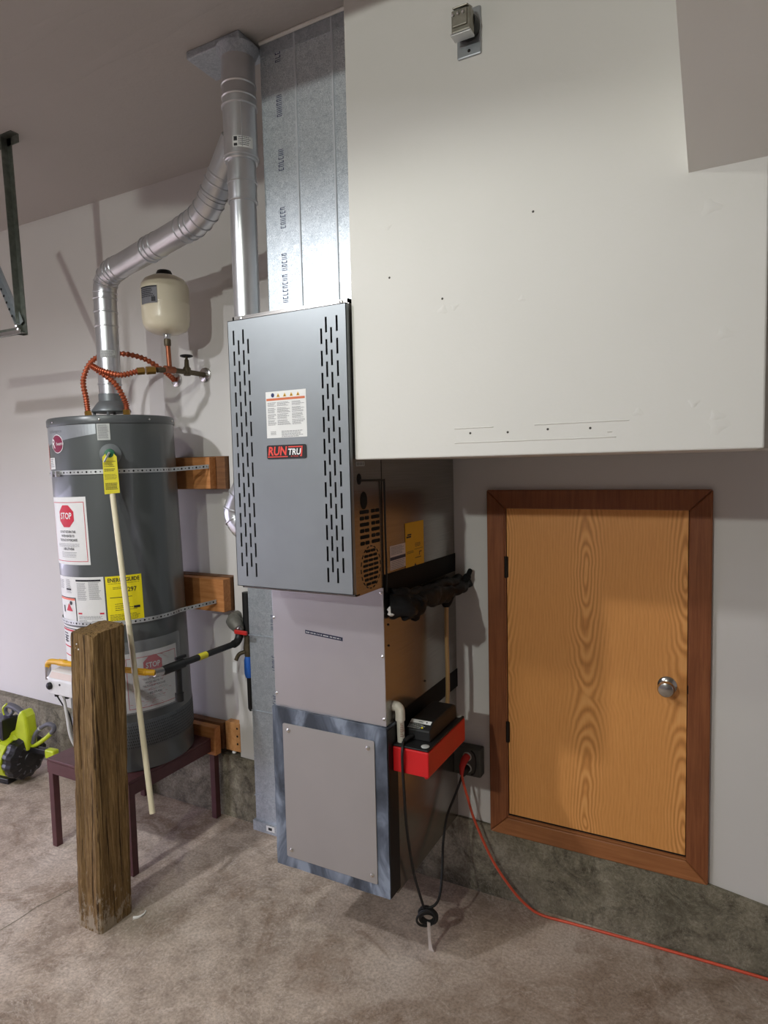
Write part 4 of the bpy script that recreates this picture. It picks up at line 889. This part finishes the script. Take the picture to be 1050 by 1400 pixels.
mb.add([(hx0, hy0, .849), (hx1, hy0, .849), (hx1, hy1, .849), (hx0, hy1, .849), (hx0+.002, hy0+.004, .884), (hx1-.003, hy0+.004, .884), (hx1-.003, hy1-.004, .896), (hx0+.002, hy1-.004, .896), (hx0+.004, hy0+.045, .902), (hx1-.006, hy0+.045, .902), (hx1-.006, hy1-.02, .904), (hx0+.004, hy1-.02, .904)],
       [(3, 2, 1, 0), (0, 1, 5, 4), (1, 2, 6, 5), (2, 3, 7, 6), (3, 0, 4, 7), (4, 5, 9, 8), (5, 6, 10, 9), (6, 7, 11, 10), (7, 4, 8, 11), (8, 9, 10, 11)])
hs = mk('motor_housing', mb, 'black', cpm, bevel=.004)
sl0 = Vector((0, .041, .018)).normalized(); tgx = lambda u, v, d: (u, 1.922+sl0.y*v-d*sl0.z, .885+sl0.z*v+d*sl0.y)
lb = mk('housing_label', rect(MB(), tgx, -.960, -.884, .026, .042, .0016), 'paper', hs); ink = MB(); disc(ink, tgx, -.900, .034, .003, .003, .0022); rect(ink, tgx, -.93, -.915, .033, .035, .0022); mk('label_print', ink, 'ink', lb)
ink = MB(); lines(ink, tgx, -.960, -.895, .022, .004, .0055, .002, .0016, .3); mk('moulded_text', ink, 'cap_grey', hs)
ink = MB(); poly(ink, tgx, [(-.912, .006), (-.903, .006), (-.9075, .014)], .0022); mk('hazard_triangle', ink, 'label_yellow', hs)
for x, y in ((-.876, 1.884), (-.876, 2.172)): mk('round_plug', MB().lathe((x, y, .8488), (0, 0, 1), [(.014, 0), (.014, .002), (.011, .0035)], 18), 'cap_grey', cpm, smooth=True)
mk('drain_spout', MB().lathe((-.866, 1.868, .757), (0, 0, -1), [(.008, 0), (.006, .006)], 10), 'red', cpm, smooth=True)
pp = thing('pvc_drain', 'short off-white plastic drain elbow standing in the red pump', 'pipe', (-.967, 1.888, .846))
mk('stub_pipe', MB().tube([(-.966, 1.888, .84), (-.968, 1.888, .935)], .0125, 16), 'pvc', pp, smooth=True)
mk('elbow', MB().tube([(-.968, 1.888, .922), (-.968, 1.888, .945)]+bez_elbow((-.968, 1.888, .948), (-.968, 1.888, .968), (-.985, 1.888, .968), 6)+[(-.9925, 1.888, .968)], .0165, 16), 'pvc', pp, smooth=True)
ink = MB(); cm = cylmap((-.967, 1.888), .0125); lines(ink, cm, R(-70)*.0125, R(-10)*.0125, .915, .87, .006, .0025, .001, .5); mk('printed_code', ink, 'copper', pp)
# outlet and cords
ob = thing('outlet_box', 'grey weatherproof outlet box on wall beside the small door', 'outlet', (-.935, 2.459, .5))
bx = mk('box_body', MB().box(-.995, -.878, 2.412, 2.4595, .503, .622), 'outlet_grey', ob, bevel=.006)
mk('cover_ridge', MB().tube(spline([(-.918, 2.411, .612), (-.905, 2.41, .602), (-.898, 2.41, .58), (-.898, 2.41, .545), (-.905, 2.41, .52), (-.918, 2.411, .512)], 5), .003, 8), 'black', ob, smooth=True)
for z in (.585, .537): mk('socket', MB().lathe((-.935, 2.412, z), (0, -1, 0), [(.019, 0), (.019, .002), (.017, .003)], 20), 'cap_grey', ob, smooth=True)
ec = thing('extension_cord', 'orange extension cord plugged into grey outlet and trailing along the curb', 'cord', (-.6, 2.42, 0))
mk('plug', MB().tube([(-.935, 2.410, .585), (-.937, 2.385, .580), (-.941, 2.368, .560), (-.940, 2.362, .53)], [.015, .015, .012, .007], 14), 'red_handle', ec, smooth=True)
mk('cable', MB().tube(spline([(-.941, 2.366, .545), (-.938, 2.37, .50), (-.92, 2.38, .42), (-.898, 2.39, .335), (-.83, 2.40, .185), (-.752, 2.40, .086), (-.69, 2.40, .035), (-.632, 2.405, .010), (-.52, 2.414, .0065), (-.339, 2.422, .0065), (-.15, 2.428, .0065), (.02, 2.432, .0065), (.2, 2.434, .0065), (.6, 2.43, .0065)], 8), .0052, 10), 'orange_cord', ec, smooth=True)
bc = thing('looped_cable', 'black pump power cord looped down to a tied coil above floor', 'cord', (-.955, 2.04, .13))
mk('plug', MB().tube([(-.935, 2.410, .537), (-.938, 2.385, .535), (-.944, 2.372, .52)], [.015, .016, .010], 14), 'black', bc, smooth=True)
mk('strain_relief', MB().tube([(-.937, 1.918, .862), (-.945, 1.90, .861), (-.950, 1.88, .856)], .008, 10), 'black', bc, smooth=True)
mk('cable', MB().tube(spline([(-.938, 1.91, .862), (-.950, 1.876, .857), (-.942, 1.848, .838), (-.943, 1.848, .78), (-.944, 1.858, .692), (-.954, 1.885, .59), (-.963, 1.92, .483), (-.973, 1.98, .324), (-.966, 2.03, .188), (-.962, 2.04, .15)], 8), .0048, 10), 'black', bc, smooth=True)
mk('cable', MB().tube(spline([(-.955, 2.045, .165), (-.93, 2.06, .178), (-.924, 2.09, .20), (-.935, 2.14, .255), (-.955, 2.20, .333), (-.962, 2.26, .405), (-.955, 2.32, .455), (-.950, 2.36, .489), (-.944, 2.375, .52)], 8), .0048, 10), 'black', bc, smooth=True)
mb = MB()
for k in range(7):
    aa = random.random()*6; c = Vector((-.953+random.uniform(-.006, .006), 2.045+random.uniform(-.008, .008), .135+random.uniform(-.006, .006))); rr = random.uniform(.026, .038)
    t1 = Vector((.9, .3+random.uniform(-.3, .3), random.uniform(-.15, .15))).normalized(); t2 = Vector((random.uniform(-.15, .15), random.uniform(-.2, .2), 1)).normalized()
    mb.tube([c+t1*rr*math.cos(a)+t2*rr*.85*math.sin(a) for a in [aa+2*PI*i/24 for i in range(25)]], .0045, 8, False)
mk('coil', mb, 'black', bc, smooth=True)
mk('coil_tie', MB().add([(-.950, 2.03, .125), (-.940, 2.035, .120), (-.941, 2.04, .06), (-.939, 2.045, .02), (-.932, 2.05, .002), (-.955, 2.05, .002), (-.953, 2.045, .03), (-.952, 2.038, .07)], [(0, 1, 2, 7), (7, 2, 3, 6), (6, 3, 4, 5)]), 'tie', bc, label='pale tie strip hanging to floor').modifiers.new('thick', 'SOLIDIFY').thickness = .003

# ------------------------------------------------------------------ receptacle on the soffit
rc = thing('soffit_receptacle', 'steel cover plate with square metal lampholder cap high on the white soffit', 'outlet', (-.611, 1.67, 2.82))
mk('cover_plate', MB().prism(rrect(-.645, -.580, 2.818, 2.935, .004), planeY(1.6698), 0, .006), 'plate_steel', rc, bevel=.003)
mk('round_base', MB().lathe((-.612, 1.664, 2.883), (0, -1, 0), [(.030, 0), (.032, .004), (.031, .018), (.028, .03)], 24), 'black', rc, smooth=True)
cb = mk('square_cap', MB().box(-.640, -.588, 1.612, 1.640, 2.852, 2.908), 'adapter', rc, bevel=.004)
mk('cap_face', MB().box(-.635, -.596, 1.607, 1.612, 2.864, 2.903), 'adapter', cb, bevel=.002)
mk('cap_edge', MB().box(-.641, -.588, 1.609, 1.6405, 2.846, 2.8515), 'zinc', cb, bevel=.001)
mk('hinged_flap', MB().obox((-.613, 1.622, 2.913), (1, 0, 0), (0, 1, .35), (0, -.35, 1), .020, .020, .0018), 'adapter', rc, bevel=.001)
for x in (-.632, -.618, -.605): mk('contact', MB().lathe((x, 1.607, 2.892), (0, -1, 0), [(.004, 0), (.004, .004), (.002, .006)], 8), 'zinc', cb, smooth=True)
for z in (2.832, 2.926): mk('plate_screw', MB().lathe((-.612, 1.664, z), (0, -1, 0), [(.0045, 0), (.003, .002), (0, .0025)], 10), 'hinge', rc, smooth=True)

# ------------------------------------------------------------------ wooden post in the floor
po = thing('wooden_post', 'rough weathered square timber bollard in front of the heater stand', 'post', (-2.178, 1.64, 0))
n = 40; P = []; F = []; per = []
for s, (ax0, ay0, bx0, by0) in enumerate(((-.0715, -.0765, .0685, -.0765), (.0685, -.0765, .0685, .0765), (.0685, .0765, -.0715, .0765), (-.0715, .0765, -.0715, -.0765))):
    for k in range(8): per.append((ax0+(bx0-ax0)*k/8, ay0+(by0-ay0)*k/8))
m_ = len(per); cr = [random.uniform(-.0012, .0012) for _ in per]; cr[3] = .006; cr[14] = .003; cr[11] = .003
for j in range(n+1):
    z = 1.165*j/n
    for i, (x, y) in enumerate(per):
        l_ = math.hypot(x, y); cut = cr[i]*(1 if 2 < j < n-1 or cr[i] < .002 else .2)+random.uniform(-.0009, .0009); ch = .006 if i % 8 == 0 else 0
        if i % 8 == 0 and 18 < j < 24: ch += .004*random.random()
        f_ = 1-(cut+ch)/l_; zt = 0
        if j == n: zt = -.006+.012*(y+.07)/.14+random.uniform(-.003, .003)-(.010 if i % 8 == 0 else 0)
        P.append((-2.178+x*f_, 1.640+y*f_+.036*z/1.165, z+zt))
for j in range(n):
    for i in range(m_): F.append((j*m_+i, j*m_+(i+1) % m_, (j+1)*m_+(i+1) % m_, (j+1)*m_+i))
F += [tuple(range(m_-1, -1, -1)), tuple(n*m_+i for i in range(m_))]
mk('timber', MB().add(P, F), 'post', po)
for q in ((-2.205, 1.118), (-2.213, 1.102), (-2.196, 1.098), (-2.225, 1.085)):
    mk('paint_spot', MB().lathe((q[0], 1.600, q[1]), (0, -1, .03), [(.0035, 0), (.0028, .0015), (0, .002)], 7), 'caulk', po)

# ------------------------------------------------------------------ garage door track hanger
th = thing('track_hanger', 'angle iron bracket with diagonal brace hanging from ceiling at photo left edge', 'bracket', (-2.81, 1.85, CEIL))
def angle(p, q, w, t, n1, n2):
    p, q = Vector(p), Vector(q); d = (q-p).normalized(); n1 = Vector(n1); n2 = Vector(n2); mb = MB(); c = (p+q)/2; h = (q-p).length/2
    mb.obox(c+n1*w/2, n1, n2, d, w/2, t, h); mb.obox(c+n2*w/2, n1, n2, d, t, w/2, h); return mb
mk('vertical_angle', angle((-2.822, 1.85, CEIL-.004), (-2.790, 1.85, 2.385), .030, .0015, (1, 0, 0), (0, -1, 0)), 'angle_iron', th)
mk('horizontal_angle', angle((-2.755, 1.846, 2.392), (-3.55, 1.846, 2.40), .032, .0015, (0, 0, 1), (0, -1, 0)), 'angle_iron', th)
mk('rail_lip', MB().box(-3.55, -2.757, 1.812, 1.817, 2.386, 2.403), 'zinc', th)
mk('diagonal_brace', angle((-2.790, 1.838, 2.43), (-3.10, 1.838, 3.0), .026, .0015, (0, -1, 0), Vector((.88, 0, .48))), 'plate_steel', th)
mk('ceiling_angle', angle((-2.74, 1.85, CEIL-.001), (-3.6, 1.85, CEIL-.001), .035, .0015, (0, 0, -1), (0, -1, 0)), 'angle_iron', th)
for k in range(6): mk('bolt_hole', MB().lathe((-2.800-.0165*k, 1.8095, 2.465+.031*k), (0, -1, 0), [(.006, 0), (.006, .001)], 8), 'void', th)
for x, z in ((-2.785, 2.42), (-2.775, 2.405)): mk('bolt', MB().lathe((x, 1.818, z), (0, -1, 0), [(.009, 0), (.009, .006), (.004, .009)], 6), 'zinc', th)

# ------------------------------------------------------------------ lime power tool on the floor, left
pt = thing('power_tool', 'lime green and black cordless tool with loop handle lying by the curb', 'power tool', (-3.55, 2.22, 0))
fa = Vector((.985, .12, -.10)).normalized(); fs = Vector((-.12, .985, 0)).normalized(); fu_ = fa.cross(fs)
if fu_.z < 0: fu_ = -fu_
dc = Vector((-3.545, 2.215, .152)); E_ = Vector((.99, .12, 0)); D_ = Vector((.12, -.99, 0)); Zv = Vector((0, 0, 1))
H_ = lambda u, v, d=0: tuple(dc+E_*u+Zv*v+D_*d)
nl = 12; P = []; F = []; m2 = nl*4
for r_, h in ((.02, .032), (.085, .030), (.118, .012), (.124, -.02), (.118, -.055)):
    for k in range(m2):
        a = 2*PI*k/m2; rr = r_*(1+(.035 if (k % 4) in (1, 2) else -.03)); P.append(dc+fa*h+fs*rr*math.cos(a)+fu_*rr*math.sin(a))
for j in range(4):
    for k in range(m2): F.append((j*m2+k, j*m2+(k+1) % m2, (j+1)*m2+(k+1) % m2, (j+1)*m2+k))
F += [tuple(range(m2)), tuple(4*m2+k for k in range(m2-1, -1, -1))]
dm = mk('drum_guard', MB().add(P, F), 'tool_black', pt, bevel=.003)
for k in range(12):
    a = 2*PI*k/12; c = dc+fa*.029+fs*.078*math.cos(a)+fu_*.078*math.sin(a); mk('guard_slot', MB().obox(c, fs*math.cos(a)+fu_*math.sin(a), fu_*math.cos(a)-fs*math.sin(a), fa, .010, .0035, .002), 'tool_grey', dm)
mk('hub', MB().lathe(dc+fa*.030, fa, [(.045, 0), (.042, .006), (.02, .010)], 20), 'tool_black', dm, smooth=True)
P = []; F = []
for h, r_ in ((-.056, .122), (-.10, .126), (-.17, .118), (-.27, .10), (-.31, .07)):
    for k in range(24): a = 2*PI*k/24; rr = r_*(1+(.03 if k % 3 == 0 else 0)); P.append(dc+fa*h+fs*rr*math.cos(a)+fu_*(rr*math.sin(a)))
for j in range(4):
    for k in range(24): F.append((j*24+k, j*24+(k+1) % 24, (j+1)*24+(k+1) % 24, (j+1)*24+k))
F += [tuple(range(24)), tuple(96+k for k in range(23, -1, -1))]
mk('motor_body', MB().add(P, F), 'lime', pt, bevel=.004)
for k in range(5): mk('body_slot', MB().obox(dc-fa*(.12+.03*k)+fu_*.082+D_*.088, (fs*.7+fu_*.7), fa, (fu_*.7-fs*.7), .022, .004, .008), 'tool_black', pt)
tw = mk('handle_tower', MB().prism([(-.125, .06), (.045, .05), (.058, .14), (.048, .25), (.028, .282), (.004, .282), (-.016, .25), (-.045, .165), (-.105, .135)], lambda u, v, d: H_(u, v, d), -.035, .035), 'lime', pt, bevel=.012)
mk('tower_cap', MB().lathe(H_(-.055, .095, .034), D_, [(.046, 0), (.044, .006), (.028, .010)], 20), 'lime', tw, smooth=True)
mk('tower_mark', MB().obox(H_(-.055, .082, .046), E_, D_, Zv, .018, .001, .004), 'tool_black', tw)
bq = Vector(H_(-.165, .175, .03)); bt = mk('battery', MB().obox(bq, E_, D_, Zv, .075, .055, .052), 'battery', pt, bevel=.010)
mk('battery_label', MB().obox(bq+D_*.056+E_*(-.01)+Zv*.012, E_, D_, Zv, .045, .001, .026), 'paper', bt)
mk('battery_end', MB().obox(bq+E_*.078, E_, D_, Zv, .010, .052, .058), 'tool_black', bt, bevel=.004)
rear = mk('rear_grip', MB().tube(spline([H_(.015, .245), H_(-.03, .268), H_(-.075, .285), H_(-.115, .29)], 5), .018, 14), 'tool_grey', pt, smooth=True)
mk('grip_guard', MB().tube(spline([H_(-.115, .29), H_(-.142, .275), H_(-.145, .245), H_(-.115, .232), H_(-.085, .262)], 5), .010, 10), 'tool_grey', rear, smooth=True)
mk('grip_trim', MB().tube(spline([H_(-.128, .298, .006), H_(-.158, .270, .006), H_(-.152, .232, .006)], 5), .007, 8), 'lime', rear, smooth=True)
mk('loop_handle_lower', MB().tube(spline([H_(.05, .068), H_(.10, .095), H_(.16, .135), H_(.20, .168)], 5), .012, 12), 'lime', pt, smooth=True)
lh = mk('loop_handle_grip', MB().tube(spline([H_(.20, .168), H_(.222, .19), H_(.218, .212), H_(.18, .216), H_(.12, .185), H_(.075, .14), H_(.055, .09)], 5), .0125, 12), 'tool_grey', pt, smooth=True)
mk('grip_band', MB().tube([H_(.115, .181), H_(.122, .187)], .0145, 12), 'cap_grey', lh, smooth=True)
mk('guide_bar', MB().obox(H_(.10, .055), E_, D_, Zv, .07, .016, .016), 'tool_black', pt, bevel=.004)
mk('bar_tip', MB().obox(H_(.195, .048), E_, D_, Zv, .035, .02, .026), 'lime', pt, bevel=.008)
mk('foot_rest', MB().obox(H_(-.16, -.135), E_, D_, Zv, .07, .06, .016), 'tool_black', pt, bevel=.004)

# ------------------------------------------------------------------ scraps
mb = MB(); p = spline([(-2.065, 1.740, .003), (-2.055, 1.722, .004), (-2.058, 1.700, .004), (-2.075, 1.685, .003)], 5)
mb.tube(p, [.0015+.0055*(k/len(p)) for k in range(len(p))], 6); single('plastic_scrap', mb, 'caulk', 'small pale curled scrap on floor beside the timber bollard', 'scrap', (-2.06, 1.71, 0), smooth=True)
single('foam_crumb', MB().lathe((-2.222, 2.472, .3232), (0, 0, 1), [(.006, 0), (.012, .006), (.010, .014), (.004, .018)], 9), 'caulk', 'tiny white crumb on concrete curb beside the lumber boards', 'crumb', (-2.222, 2.472, .323), smooth=True)
